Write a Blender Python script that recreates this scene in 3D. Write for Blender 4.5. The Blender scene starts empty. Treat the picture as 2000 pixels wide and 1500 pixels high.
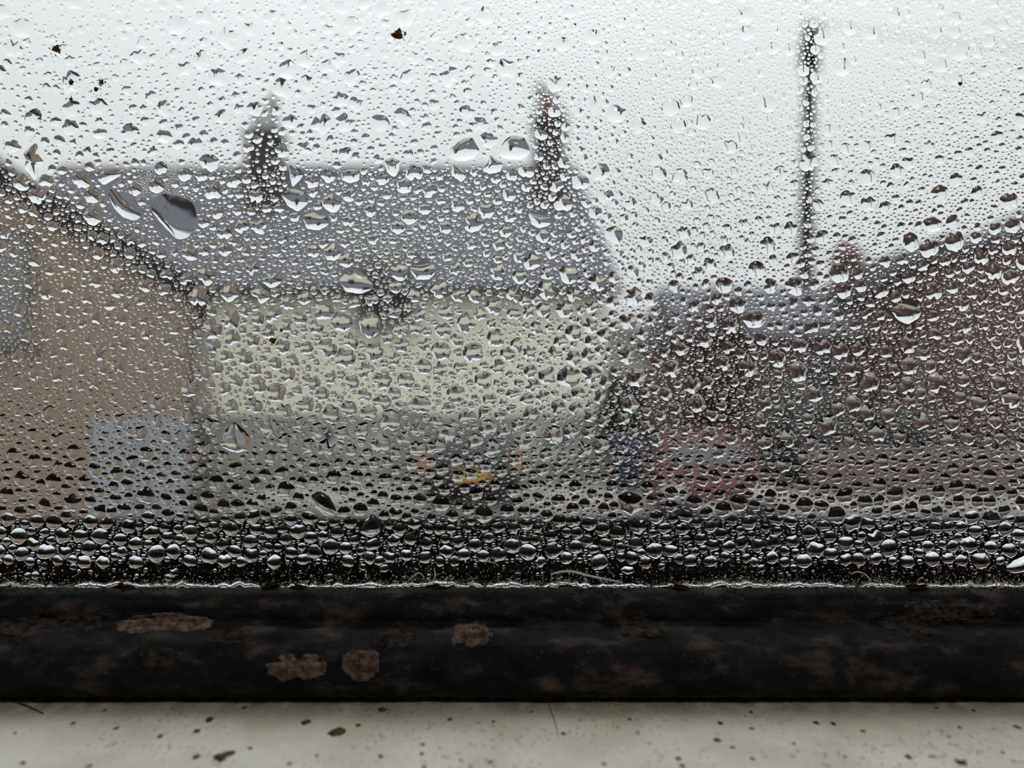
import bpy, math, random
import numpy as np
from mathutils import Vector

# ------------------------------------------------------------------ camera, sky, exposure
# World: X right, Y out through the window, Z up.  The room face of the glass is the plane Y = 0.
# The lens sits 80 mm in front of the glass, level, 20 mm above the bottom edge of the pane.
DC = 0.080                      # camera to glass
FPX = 1540.0                    # focal length in pixels of the 2000 x 1500 frame
scene = bpy.context.scene
col = scene.collection
cam_data = bpy.data.cameras.new('camera')
cam = bpy.data.objects.new('camera', cam_data)
col.objects.link(cam)
cam.location = (0, -DC, 0)
cam.rotation_euler = (math.pi / 2, 0, 0)
cam_data.sensor_width = 36.0
cam_data.lens = 36.0 * FPX / 2000.0
cam_data.clip_start = 0.002
cam_data.clip_end = 400
cam_data.dof.use_dof = True
cam_data.dof.focus_distance = DC
cam_data.dof.aperture_fstop = 18.0
scene.camera = cam

world = bpy.data.worlds.new('overcast_sky')
scene.world = world
world.use_nodes = True
wn = world.node_tree.nodes
wl = world.node_tree.links
wn.clear()
w_out = wn.new('ShaderNodeOutputWorld')
w_bg = wn.new('ShaderNodeBackground')
w_tc = wn.new('ShaderNodeTexCoord')
w_sep = wn.new('ShaderNodeSeparateXYZ')
w_ramp = wn.new('ShaderNodeMapRange')
w_noise = wn.new('ShaderNodeTexNoise')
w_noise.inputs['Scale'].default_value = 2.2
w_noise.inputs['Detail'].default_value = 3
w_mix = wn.new('ShaderNodeMixRGB')
w_mul = wn.new('ShaderNodeMath'); w_mul.operation = 'MULTIPLY_ADD'
w_mul.inputs[1].default_value = 0.10
w_mul.inputs[2].default_value = 0.95
w_str = wn.new('ShaderNodeMath'); w_str.operation = 'MULTIPLY'
wl.new(w_tc.outputs['Generated'], w_sep.inputs[0])
w_sq = wn.new('ShaderNodeMath'); w_sq.operation = 'POWER'; w_sq.use_clamp = True
w_sq.inputs[1].default_value = 2.6
wl.new(w_sep.outputs['Z'], w_sq.inputs[0])
wl.new(w_sq.outputs[0], w_ramp.inputs['Value'])
w_ramp.inputs['From Min'].default_value = 0.0
w_ramp.inputs['From Max'].default_value = 1.0
w_ramp.inputs['To Min'].default_value = 0.64
w_ramp.inputs['To Max'].default_value = 2.0
wl.new(w_tc.outputs['Generated'], w_noise.inputs['Vector'])
wl.new(w_noise.outputs['Fac'], w_mul.inputs[0])
wl.new(w_mul.outputs[0], w_str.inputs[0])
wl.new(w_ramp.outputs[0], w_str.inputs[1])
w_bg.inputs['Color'].default_value = (0.945, 0.985, 1.0, 1)
wl.new(w_str.outputs[0], w_bg.inputs['Strength'])
wl.new(w_bg.outputs[0], w_out.inputs[0])

scene.view_settings.view_transform = 'Standard'
scene.view_settings.look = 'None'
scene.view_settings.gamma = 1.0
scene.view_settings.use_curve_mapping = False
scene.view_settings.exposure = 0.26
scene.cycles.max_bounces = 16
scene.cycles.transmission_bounces = 14
scene.cycles.use_denoising = True
scene.cycles.blur_glossy = 0.0

# ------------------------------------------------------------------ helpers
RNG = np.random.default_rng(7)
random.seed(7)


def P(px, py, D):
    """World point seen at photo pixel (px, py), D metres in front of the lens."""
    return Vector(((px - 1000) / FPX * D, D - DC, (750 - py) / FPX * D))


def PX(px, D):
    return (px - 1000) / FPX * D


def PZ(py, D):
    return (750 - py) / FPX * D


class MB:
    """Collects geometry for one mesh."""
    def __init__(self):
        self.v = []
        self.f = []

    def box(self, a, b):
        (x0, y0, z0), (x1, y1, z1) = a, b
        n = len(self.v)
        self.v += [(x0, y0, z0), (x1, y0, z0), (x1, y1, z0), (x0, y1, z0),
                   (x0, y0, z1), (x1, y0, z1), (x1, y1, z1), (x0, y1, z1)]
        self.f += [tuple(n + i for i in q) for q in
                   ((0, 3, 2, 1), (4, 5, 6, 7), (0, 1, 5, 4), (1, 2, 6, 5), (2, 3, 7, 6), (3, 0, 4, 7))]
        return self

    def prism(self, pts, axis, a, b):
        """Extrude a closed outline of 2-D points along an axis ('X': (y,z), 'Y': (x,z), 'Z': (x,y))."""
        n = len(self.v)
        k = len(pts)
        for t in (a, b):
            for (p, q) in pts:
                self.v.append({'X': (t, p, q), 'Y': (p, t, q), 'Z': (p, q, t)}[axis])
        self.f.append(tuple(n + i for i in range(k)))
        self.f.append(tuple(n + k + i for i in reversed(range(k))))
        for i in range(k):
            j = (i + 1) % k
            self.f.append((n + i, n + k + i, n + k + j, n + j))
        return self

    def poly(self, pts):
        n = len(self.v)
        self.v += [tuple(p) for p in pts]
        self.f.append(tuple(range(n, n + len(pts))))
        return self

    def tube(self, path, radii, seg=8, cap=True):
        path = [Vector(p) for p in path]
        n0 = len(self.v)
        m = len(path)
        for i, p in enumerate(path):
            d = (path[min(i + 1, m - 1)] - path[max(i - 1, 0)])
            d.normalize()
            up = Vector((0, 0, 1)) if abs(d.z) < 0.9 else Vector((1, 0, 0))
            a = d.cross(up).normalized()
            b = d.cross(a).normalized()
            r = radii[i] if hasattr(radii, '__len__') else radii
            for s in range(seg):
                t = 2 * math.pi * s / seg
                self.v.append(tuple(p + a * (r * math.cos(t)) + b * (r * math.sin(t))))
        for i in range(m - 1):
            for s in range(seg):
                q = (s + 1) % seg
                self.f.append((n0 + i * seg + s, n0 + i * seg + q, n0 + (i + 1) * seg + q, n0 + (i + 1) * seg + s))
        if cap:
            self.f.append(tuple(n0 + s for s in reversed(range(seg))))
            self.f.append(tuple(n0 + (m - 1) * seg + s for s in range(seg)))
        return self

    def build(self, name, material, parent=None, smooth=False):
        me = bpy.data.meshes.new(name)
        me.from_pydata(self.v, [], self.f)
        me.update()
        if smooth:
            me.polygons.foreach_set('use_smooth', [True] * len(me.polygons))
        return link(name, me, material, parent)


def link(name, me, material, parent=None):
    o = bpy.data.objects.new(name, me)
    col.objects.link(o)
    if material is not None and not me.materials:
        me.materials.append(material)
    if parent is not None:
        o.parent = parent
    return o


def empty(name, loc=(0, 0, 0), rz=0.0):
    o = bpy.data.objects.new(name, None)
    o.empty_display_size = 0.05
    col.objects.link(o)
    o.location = loc
    o.rotation_euler = (0, 0, rz)
    return o


def tag(o, label=None, cat=None, group=None, kind=None):
    if label:
        o['label'] = label
    if cat:
        o['category'] = cat
    if group:
        o['group'] = group
    if kind:
        o['kind'] = kind
    return o


def np_mesh(name, verts, faces, smooth=True):
    """verts (n,3) array, faces: list of integer arrays (m,k)."""
    me = bpy.data.meshes.new(name)
    verts = np.asarray(verts, dtype=np.float32)
    me.vertices.add(len(verts))
    me.vertices.foreach_set('co', verts.ravel())
    loops = np.concatenate([f.ravel() for f in faces]).astype(np.int32)
    sizes = np.concatenate([np.full(len(f), f.shape[1]) for f in faces]).astype(np.int32)
    starts = np.concatenate([[0], np.cumsum(sizes)[:-1]]).astype(np.int32)
    me.loops.add(len(loops))
    me.loops.foreach_set('vertex_index', loops)
    me.polygons.add(len(sizes))
    me.polygons.foreach_set('loop_start', starts)
    me.polygons.foreach_set('loop_total', sizes)
    me.polygons.foreach_set('use_smooth', np.full(len(sizes), smooth))
    me.update(calc_edges=True)
    return me


# ------------------------------------------------------------------ materials
def mat(name, color, rough=0.6, spec=0.5, noise=None, bump=None, metal=0.0, trans=0.0, ior=1.45):
    """Principled material; noise = (scale, second colour, low, high), bump = (scale, strength, distance)."""
    m = bpy.data.materials.new(name)
    m.use_nodes = True
    nt = m.node_tree
    b = nt.nodes['Principled BSDF']
    b.inputs['Base Color'].default_value = (*color, 1)
    b.inputs['Roughness'].default_value = rough
    b.inputs['Specular IOR Level'].default_value = spec
    b.inputs['Metallic'].default_value = metal
    b.inputs['Transmission Weight'].default_value = trans
    b.inputs['IOR'].default_value = ior
    if noise or bump:
        tc = nt.nodes.new('ShaderNodeTexCoord')
    if noise:
        n = nt.nodes.new('ShaderNodeTexNoise')
        n.inputs['Scale'].default_value = noise[0]
        n.inputs['Detail'].default_value = 6
        r = nt.nodes.new('ShaderNodeMapRange')
        r.inputs['From Min'].default_value = noise[2]
        r.inputs['From Max'].default_value = noise[3]
        mx = nt.nodes.new('ShaderNodeMixRGB')
        mx.inputs[1].default_value = (*color, 1)
        mx.inputs[2].default_value = (*noise[1], 1)
        nt.links.new(tc.outputs['Object'], n.inputs['Vector'])
        nt.links.new(n.outputs['Fac'], r.inputs['Value'])
        nt.links.new(r.outputs[0], mx.inputs[0])
        nt.links.new(mx.outputs[0], b.inputs['Base Color'])
    if bump:
        n2 = nt.nodes.new('ShaderNodeTexNoise')
        n2.inputs['Scale'].default_value = bump[0]
        n2.inputs['Detail'].default_value = 5
        bp = nt.nodes.new('ShaderNodeBump')
        bp.inputs['Strength'].default_value = bump[1]
        bp.inputs['Distance'].default_value = bump[2]
        nt.links.new(tc.outputs['Object'], n2.inputs['Vector'])
        nt.links.new(n2.outputs['Fac'], bp.inputs['Height'])
        nt.links.new(bp.outputs[0], b.inputs['Normal'])
    return m


def clear(name, color, ior):
    m = bpy.data.materials.new(name)
    m.use_nodes = True
    nt = m.node_tree
    nt.nodes.clear()
    o = nt.nodes.new('ShaderNodeOutputMaterial')
    g = nt.nodes.new('ShaderNodeBsdfGlass')
    g.inputs['Color'].default_value = (*color, 1)
    g.inputs['Roughness'].default_value = 0.0
    g.inputs['IOR'].default_value = ior
    nt.links.new(g.outputs[0], o.inputs[0])
    return m


def brick_mat(name, c1, c2, mortar, scale):
    m = mat(name, c1, 0.9, 0.2)
    nt = m.node_tree
    tc = nt.nodes.new('ShaderNodeTexCoord')
    sp = nt.nodes.new('ShaderNodeSeparateXYZ')
    ad = nt.nodes.new('ShaderNodeMath'); ad.operation = 'ADD'
    cb = nt.nodes.new('ShaderNodeCombineXYZ')
    br = nt.nodes.new('ShaderNodeTexBrick')
    br.inputs['Color1'].default_value = (*c1, 1)
    br.inputs['Color2'].default_value = (*c2, 1)
    br.inputs['Mortar'].default_value = (*mortar, 1)
    br.inputs['Scale'].default_value = scale
    br.inputs['Mortar Size'].default_value = 0.012
    br.inputs['Brick Width'].default_value = 0.225
    br.inputs['Row Height'].default_value = 0.075
    nt.links.new(tc.outputs['Object'], sp.inputs[0])
    nt.links.new(sp.outputs['X'], ad.inputs[0])
    nt.links.new(sp.outputs['Y'], ad.inputs[1])
    nt.links.new(ad.outputs[0], cb.inputs['X'])
    nt.links.new(sp.outputs['Z'], cb.inputs['Y'])
    nt.links.new(cb.outputs[0], br.inputs['Vector'])
    nt.links.new(br.outputs['Color'], nt.nodes['Principled BSDF'].inputs['Base Color'])
    return m


M = {}
M['glass'] = clear('window_glass', (0.985, 0.99, 0.988), 1.36)
M['water'] = clear('water', (1, 1, 1), 1.333)
# the side of a drop that lies on the glass: water against glass mirrors almost nothing, it only bends the light
mw = bpy.data.materials.new('water_on_glass')
mw.use_nodes = True
mw.node_tree.nodes.clear()
mo = mw.node_tree.nodes.new('ShaderNodeOutputMaterial')
mr = mw.node_tree.nodes.new('ShaderNodeBsdfRefraction')
mr.inputs['Roughness'].default_value = 0.0
mr.inputs['IOR'].default_value = 1.333
mw.node_tree.links.new(mr.outputs[0], mo.inputs[0])
M['water_back'] = mw
M['upvc'] = mat('white_frame_plastic', (0.80, 0.79, 0.74), 0.45, 0.4)
M['alu'] = mat('satin_aluminium', (0.90, 0.90, 0.93), 0.28, 0.5, metal=1.0)
M['black_frame'] = mat('black_frame', (0.005, 0.005, 0.006), 0.95, 0.03)
M['sill_wood'] = mat('dark_stained_wood', (0.09, 0.05, 0.03), 0.4, 0.4, (12, (0.06, 0.033, 0.02), 0.4, 0.6))
M['plaster'] = mat('plaster', (0.62, 0.60, 0.56), 0.9, 0.2, (3, (0.56, 0.54, 0.5), 0.4, 0.6))
M['carpet'] = mat('carpet', (0.16, 0.14, 0.12), 1.0, 0.1, (90, (0.10, 0.09, 0.08), 0.4, 0.6))
M['cream'] = mat('cream_render', (0.93, 0.90, 0.76), 0.9, 0.2, (1.2, (0.88, 0.85, 0.71), 0.45, 0.7))
M['grey_render'] = mat('grey_render', (0.42, 0.40, 0.375), 0.9, 0.2, (1.0, (0.36, 0.34, 0.32), 0.4, 0.7))
M['slate'] = mat('slate', (0.130, 0.131, 0.150), 0.7, 0.2, (2.5, (0.098, 0.099, 0.115), 0.4, 0.65))
M['dark_slate'] = mat('dark_slate', (0.035, 0.033, 0.040), 0.7, 0.2, (3, (0.02, 0.02, 0.024), 0.4, 0.6))
M['brown_brick'] = brick_mat('brown_brick', (0.31, 0.215, 0.160), (0.26, 0.185, 0.142), (0.33, 0.265, 0.22), 1)
M['red_brick'] = brick_mat('red_brick', (0.135, 0.062, 0.055), (0.10, 0.048, 0.045), (0.15, 0.11, 0.10), 1)
M['pink_brick'] = brick_mat('pink_brick', (0.19, 0.125, 0.12), (0.15, 0.10, 0.098), (0.22, 0.18, 0.17), 1)
M['white_paint'] = mat('white_paint', (0.75, 0.75, 0.73), 0.5, 0.4)
M['dark_pane'] = mat('dark_pane', (0.02, 0.022, 0.026), 0.08, 0.5)
M['grey_pane'] = mat('grey_pane', (0.16, 0.17, 0.18), 0.15, 0.5)
M['gutter'] = mat('black_gutter', (0.03, 0.03, 0.035), 0.4, 0.4)
M['terracotta'] = mat('terracotta', (0.26, 0.085, 0.06), 0.8, 0.2, (8, (0.20, 0.07, 0.05), 0.4, 0.6))
M['grey_pot'] = mat('grey_pot', (0.30, 0.29, 0.29), 0.8, 0.2)
M['sooty_brick'] = brick_mat('sooty_brick', (0.060, 0.042, 0.045), (0.045, 0.034, 0.038), (0.09, 0.08, 0.08), 1)
M['lead'] = mat('lead', (0.13, 0.13, 0.15), 0.6, 0.4)
M['asphalt'] = mat('asphalt', (0.23, 0.22, 0.215), 0.75, 0.3, (6, (0.19, 0.18, 0.175), 0.4, 0.6))
M['paving'] = mat('paving', (0.36, 0.335, 0.31), 0.85, 0.2, (2, (0.31, 0.285, 0.26), 0.4, 0.6))
M['earth'] = mat('earth', (0.17, 0.16, 0.14), 0.95, 0.1, (0.4, (0.12, 0.14, 0.10), 0.4, 0.6))
M['pole_wood'] = mat('tarred_wood', (0.030, 0.025, 0.032), 0.85, 0.1, (5, (0.02, 0.018, 0.022), 0.4, 0.6))
M['steel'] = mat('galvanised_steel', (0.25, 0.25, 0.26), 0.5, 0.5, metal=0.6)
M['tyre'] = mat('tyre', (0.012, 0.012, 0.013), 0.85, 0.2)
M['amber'] = mat('amber_lens', (0.85, 0.36, 0.03), 0.25, 0.5)
M['red_lens'] = mat('red_lens', (0.35, 0.02, 0.02), 0.25, 0.5)
M['plate_yellow'] = mat('plate_yellow', (0.85, 0.52, 0.04), 0.4, 0.4)
M['plate_white'] = mat('plate_white', (0.75, 0.75, 0.72), 0.4, 0.4)
M['chrome'] = mat('chrome', (0.6, 0.6, 0.62), 0.25, 0.5, metal=1.0)
M['car_dark'] = mat('car_paint_charcoal', (0.050, 0.050, 0.056), 0.25, 0.5)
M['car_red'] = mat('car_paint_red', (0.085, 0.020, 0.020), 0.6, 0.25)
M['van_blue'] = mat('door_paint_blue_grey', (0.33, 0.355, 0.38), 0.3, 0.5)
M['black_plastic'] = mat('black_plastic', (0.015, 0.015, 0.016), 0.5, 0.4)
M['bin_blue'] = mat('bin_blue', (0.028, 0.036, 0.085), 0.5, 0.4)
M['bark'] = mat('bark', (0.06, 0.05, 0.04), 0.9, 0.1)
M['leaf_green'] = mat('leaf_dark_green', (0.055, 0.062, 0.042), 0.7, 0.3, (3, (0.03, 0.036, 0.026), 0.35, 0.65))
M['leaf_grey'] = mat('leaf_grey_green', (0.125, 0.13, 0.115), 0.7, 0.3, (3, (0.075, 0.08, 0.07), 0.35, 0.65))
M['leaf_red'] = mat('leaf_copper', (0.120, 0.055, 0.050), 0.7, 0.3, (3, (0.065, 0.032, 0.03), 0.35, 0.65))

# ------------------------------------------------------------------ the room
FZ, CZ = -0.95, 1.45            # floor and ceiling levels
WX, WT = 0.62, 1.12             # half width and top of the window opening
RX, RY = 2.0, -4.0
tag(MB().box((-RX, RY, FZ - .1), (RX, .12, FZ)).build('floor', M['carpet']), kind='structure')
tag(MB().box((-RX, RY, CZ), (RX, .12, CZ + .1)).build('ceiling', M['plaster']), kind='structure')
tag(MB().box((-RX - .1, RY, FZ), (-RX, .12, CZ)).build('wall_left', M['plaster']), kind='structure')
tag(MB().box((RX, RY, FZ), (RX + .1, .12, CZ)).build('wall_right', M['plaster']), kind='structure')
tag(MB().box((-RX, RY - .1, FZ), (RX, RY, CZ)).build('wall_back', M['plaster']), kind='structure')
wf = MB()
wf.box((-RX, -.06, FZ), (-WX, .12, CZ)).box((WX, -.06, FZ), (RX, .12, CZ))
wf.box((-WX, -.06, WT), (WX, .12, CZ)).box((-WX, -.06, FZ), (WX, .12, -.075))
tag(wf.build('wall_front', M['plaster']), kind='structure')

# round opal ceiling lamp, out of view, added to brighten frame and seal
lamp = empty('added_ceiling_lamp', (.25, -1.15, CZ))
tag(lamp, 'unseen round ceiling lamp added to brighten the white frame and seal', 'lamp')
em = bpy.data.materials.new('added_lamp_glow')
em.use_nodes = True
em.node_tree.nodes.clear()
eo = em.node_tree.nodes.new('ShaderNodeOutputMaterial')
ee = em.node_tree.nodes.new('ShaderNodeEmission')
ee.inputs['Color'].default_value = (1.0, .93, .82, 1)
ee.inputs['Strength'].default_value = 13.0
em.node_tree.links.new(ee.outputs[0], eo.inputs[0])
MB().tube([(0, 0, -.0), (0, 0, -.03)], [.24, .24], 32).build('base', M['white_paint'], lamp)
MB().tube([(0, 0, -.03), (0, 0, -.06), (0, 0, -.085), (0, 0, -.10)], [.22, .215, .16, .05], 32).build('shade', em, lamp, True)

# the window: frame, pane, rubber, ledges
win = tag(empty('window_1', (0, 0, -.03)), kind='structure')


def wpart(mb, name, material, smooth=False):
    o = mb.build(name, material)
    o.parent = win
    o.matrix_parent_inverse = win.matrix_basis.inverted()
    return o


wpart(MB().box((-.60, 0.0, -.0285), (.60, .004, 1.09)), 'glass_pane', M['glass'])
wpart(MB().box((-.62, -.05, -.075), (-.585, -.0004, 1.12)), 'frame_stile', M['upvc'])
wpart(MB().box((.585, -.05, -.075), (.62, -.0004, 1.12)), 'frame_stile', M['upvc'])
wpart(MB().box((-.585, -.05, 1.075), (.585, -.0004, 1.12)), 'frame_head', M['upvc'])
# outside: pale ledge under the pane and a black upstand along its outer edge
wpart(MB().prism([(.0046, -.075), (.0046, -.0505), (.1195, -.0515), (.1195, -.075)], 'X', -.62, .62), 'outer_ledge', M['alu'])
UP = DC + .116
upz = PZ(1013, UP)
wpart(MB().prism([(.116, -.0520), (.116, upz - .0010), (.117, upz), (.1235, upz - .0006), (.125, upz - .003), (.125, -.0520)],
                 'X', -.62, .62), 'outer_upstand', M['black_frame'])
wpart(MB().box((-.59, .090, -.0506), (.59, .1158, -.0490)), 'upstand_foot', M['black_frame'])
wpart(MB().prism([(.0044, -.0600), (.0044, -.0285), (.0002, -.0286), (.0002, -.0600)], 'X', -.60, .60), 'glazing_packer', M['black_frame'])
wpart(MB().box((-.62, .0046, -.06), (-.59, .05, 1.12)), 'outer_stile', M['black_frame'])
wpart(MB().box((.59, .0046, -.06), (.62, .05, 1.12)), 'outer_stile', M['black_frame'])
wpart(MB().box((-.59, .0046, 1.08), (.59, .05, 1.12)), 'outer_head', M['black_frame'])


# bottom rail of the frame: the dirty white strip in the foreground
def rail_material():
    m = mat('grimy_white_plastic', (0.74, 0.725, 0.66), 0.5, 0.35)
    nt = m.node_tree
    b = nt.nodes['Principled BSDF']
    tc = nt.nodes.new('ShaderNodeTexCoord')

    def noise(scale, detail=4, stretch=None):
        n = nt.nodes.new('ShaderNodeTexNoise')
        n.inputs['Scale'].default_value = scale
        n.inputs['Detail'].default_value = detail
        if stretch:
            mp = nt.nodes.new('ShaderNodeMapping')
            mp.inputs['Scale'].default_value = stretch
            nt.links.new(tc.outputs['Object'], mp.inputs['Vector'])
            nt.links.new(mp.outputs[0], n.inputs['Vector'])
        else:
            nt.links.new(tc.outputs['Object'], n.inputs['Vector'])
        return n

    def rng(src, a, b_, c=0.0, d=1.0):
        r = nt.nodes.new('ShaderNodeMapRange')
        for k, v in zip(('From Min', 'From Max', 'To Min', 'To Max'), (a, b_, c, d)):
            r.inputs[k].default_value = v
        nt.links.new(src, r.inputs['Value'])
        return r.outputs[0]

    def mul(a, b_):
        r = nt.nodes.new('ShaderNodeMath'); r.operation = 'MULTIPLY'
        nt.links.new(a, r.inputs[0])
        nt.links.new(b_, r.inputs[1])
        return r.outputs[0]

    def mix(fac, a, c2):
        mx = nt.nodes.new('ShaderNodeMixRGB')
        nt.links.new(fac, mx.inputs[0])
        if isinstance(a, tuple):
            mx.inputs[1].default_value = (*a, 1)
        else:
            nt.links.new(a, mx.inputs[1])
        mx.inputs[2].default_value = (*c2, 1)
        return mx.outputs[0]
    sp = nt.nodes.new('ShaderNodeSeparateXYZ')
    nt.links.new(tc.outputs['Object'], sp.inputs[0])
    c = mix(rng(noise(160).outputs['Fac'], .42, .68), (0.86, 0.84, 0.77), (0.70, 0.665, 0.59))
    # old dirt along the foot of the rubber, deepened to paint in shade
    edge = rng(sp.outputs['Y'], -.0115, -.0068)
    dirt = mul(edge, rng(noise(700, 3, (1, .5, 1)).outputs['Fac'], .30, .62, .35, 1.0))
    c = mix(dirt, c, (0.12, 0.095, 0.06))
    # fine flecks of mildew
    flecks = rng(noise(2600, 2, (1, .6, 1)).outputs['Fac'], .60, .68, 0, .75)
    c = mix(mul(flecks, rng(noise(120).outputs['Fac'], .40, .62, .1, 1)), c, (0.10, 0.085, 0.06))
    nt.links.new(c, b.inputs['Base Color'])
    return m


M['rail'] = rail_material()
RAIL = [(-.0062, -.0291), (-.024, -.0297), (-.0335, -.0303), (-.0355, -.0325), (-.0355, -.0745), (-.0062, -.0745)]
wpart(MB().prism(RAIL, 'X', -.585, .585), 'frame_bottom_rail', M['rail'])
wpart(MB().box((-.70, -.26, -.085), (.70, -.0365, -.0625)), 'window_sill', M['sill_wood'])


def rail_z(y):
    return -.0291 - (-.0062 - y) * (.0006 / .0178) if y > -.024 else -.0297 - (-.024 - y) * (.0015 / .026)


def rail_pt(px, py):
    """Where the sight line of a photo pixel meets the white rail."""
    t = (py - 750) / FPX
    d = .0292 / t
    for _ in range(6):
        d = -rail_z(d * 1.0 - DC if False else (d - DC)) / t
    return Vector(((px - 1000) / FPX * d, d - DC, -t * d))


# value noise for lumpy surfaces
_G = RNG.random((64, 64))


def vnoise(x, y):
    x = np.asarray(x, float); y = np.asarray(y, float)
    xi = np.floor(x).astype(int); yi = np.floor(y).astype(int)
    fx = x - xi; fy = y - yi
    fx = fx * fx * (3 - 2 * fx); fy = fy * fy * (3 - 2 * fy)
    g = lambda a, b: _G[a % 64, b % 64]
    return (g(xi, yi) * (1 - fx) + g(xi + 1, yi) * fx) * (1 - fy) + (g(xi, yi + 1) * (1 - fx) + g(xi + 1, yi + 1) * fx) * fy


def fbm(x, y, o=4):
    s = 0; a = .5
    for k in range(o):
        s = s + a * (vnoise(np.asarray(x) * 2 ** k + 7.3 * k, np.asarray(y) * 2 ** k + 3.1 * k) - .5)
        a *= .5
    return s


# black rubber glazing seal, lumpy with age
def rubber_material():
    m = mat('old_black_rubber', (0.010, 0.011, 0.013), 0.75, 0.15)
    nt = m.node_tree
    b = nt.nodes['Principled BSDF']
    tc = nt.nodes.new('ShaderNodeTexCoord')
    mp = nt.nodes.new('ShaderNodeMapping')
    mp.inputs['Scale'].default_value = (1, 1.8, 1.8)
    n = nt.nodes.new('ShaderNodeTexNoise')
    n.inputs['Scale'].default_value = 260
    n.inputs['Detail'].default_value = 8
    n.inputs['Roughness'].default_value = .62
    r = nt.nodes.new('ShaderNodeValToRGB')
    e = r.color_ramp.elements
    e[0].position = .40; e[0].color = (0.004, 0.005, 0.007, 1)
    e[1].position = .70; e[1].color = (0.085, 0.062, 0.053, 1)
    k = e.new(.54); k.color = (0.013, 0.014, 0.017, 1)
    bp = nt.nodes.new('ShaderNodeBump')
    bp.inputs['Strength'].default_value = .5
    bp.inputs['Distance'].default_value = .0003
    nt.links.new(tc.outputs['Object'], mp.inputs['Vector'])
    nt.links.new(mp.outputs[0], n.inputs['Vector'])
    nt.links.new(n.outputs['Fac'], r.inputs['Fac'])
    nt.links.new(r.outputs[0], b.inputs['Base Color'])
    nt.links.new(n.outputs['Fac'], bp.inputs['Height'])
    nt.links.new(bp.outputs[0], b.inputs['Normal'])
    return m


M['rubber'] = rubber_material()
SEAL = [(-.00002, -.0250), (-.00002, -.0206), (-.0010, -.02055), (-.0021, -.0208), (-.0032, -.0216), (-.0036, -.0224),
        (-.0036, -.0230), (-.0046, -.0232), (-.0064, -.02345), (-.0080, -.0241), (-.0091, -.0251), (-.0095, -.0262), (-.0092, -.0274),
        (-.0085, -.0283), (-.0070, -.0289), (-.0063, -.02905)]


def seal_surface(x, s):
    """Point on the rubber at length x, profile parameter s (0..len-1)."""
    i = np.clip(np.floor(s).astype(int), 0, len(SEAL) - 2)
    f = s - i
    A = np.array(SEAL)
    p = A[i] * (1 - f)[..., None] + A[i + 1] * f[..., None]
    d = A[i + 1] - A[i]
    nrm = np.stack([d[..., 1], -d[..., 0]], -1)
    nrm /= np.linalg.norm(nrm, axis=-1, keepdims=True) + 1e-12
    nrm = np.where(nrm[..., :1] > .3, -nrm, nrm)
    amp = .00055 * np.clip((s - 1.5) / 2, 0, 1) * np.clip((14.5 - s) / 3, 0, 1)
    h = fbm(x * 420, s * .9, 5) * amp * 1.6
    p = p + nrm * h[..., None]
    return np.stack([x, p[..., 0], p[..., 1]], -1), np.concatenate([np.zeros_like(nrm[..., :1]), nrm], -1)


xs = np.concatenate([np.linspace(-.585, -.10, 40), np.linspace(-.0995, .0995, 900), np.linspace(.10, .585, 40)])
ss = np.linspace(0, len(SEAL) - 1.001, 46)
XX, SS = np.meshgrid(xs, ss, indexing='ij')
pts, _ = seal_surface(XX, SS)
ni, nj = XX.shape
idx = np.arange(ni * nj).reshape(ni, nj)
quads = np.stack([idx[:-1, :-1], idx[:-1, 1:], idx[1:, 1:], idx[1:, :-1]], -1).reshape(-1, 4)
so = link('rubber_seal', np_mesh('rubber_seal', pts.reshape(-1, 3), [quads]), M['rubber'])
so.parent = win
so.matrix_parent_inverse = win.matrix_basis.inverted()

# ------------------------------------------------------------------ outside: ground
GZ = -2.30
tag(MB().box((-60, .6, GZ - .3), (60, 90, GZ)).build('ground', M['earth']), kind='structure')
tag(MB().box((-3.3, 6.5, GZ), (40, 14.2, GZ + .02)).build('road', M['asphalt']), kind='structure')
tag(MB().box((-5.2, 14.2, GZ), (40, 17.4, GZ + .10)).build('pavement', M['paving']), kind='structure')
tag(MB().box((-RX - .1, .12, GZ - .02), (RX + .1, .22, FZ)).build('wall_outside', M['grey_render']), kind='structure')


# ------------------------------------------------------------------ houses
def window_part(parent, x0, x1, z0, z1, y, bars=1, pane='dark_pane', frame='white_paint'):
    f = MB()
    t = .07
    f.box((x0, y - .05, z0), (x0 + t, y + .02, z1)).box((x1 - t, y - .05, z0), (x1, y + .02, z1))
    f.box((x0 + t, y - .05, z0), (x1 - t, y + .02, z0 + t)).box((x0 + t, y - .05, z1 - t), (x1 - t, y + .02, z1))
    for i in range(bars):
        xc = x0 + (x1 - x0) * (i + 1) / (bars + 1)
        f.box((xc - .03, y - .05, z0 + t), (xc + .03, y + .02, z1 - t))
    w = f.build('window', M[frame], parent)
    for i in range(bars + 1):
        a = x0 + (x1 - x0) * i / (bars + 1)
        b = x0 + (x1 - x0) * (i + 1) / (bars + 1)
        MB().box((a + .035, y - .015, z0 + t), (b - .035, y - .005, z1 - t)).build('pane', M[pane], w)
    MB().box((x0 - .06, y - .12, z0 - .07), (x1 + .06, y + .02, z0)).build('window_ledge', M[frame], w)
    return w


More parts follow.
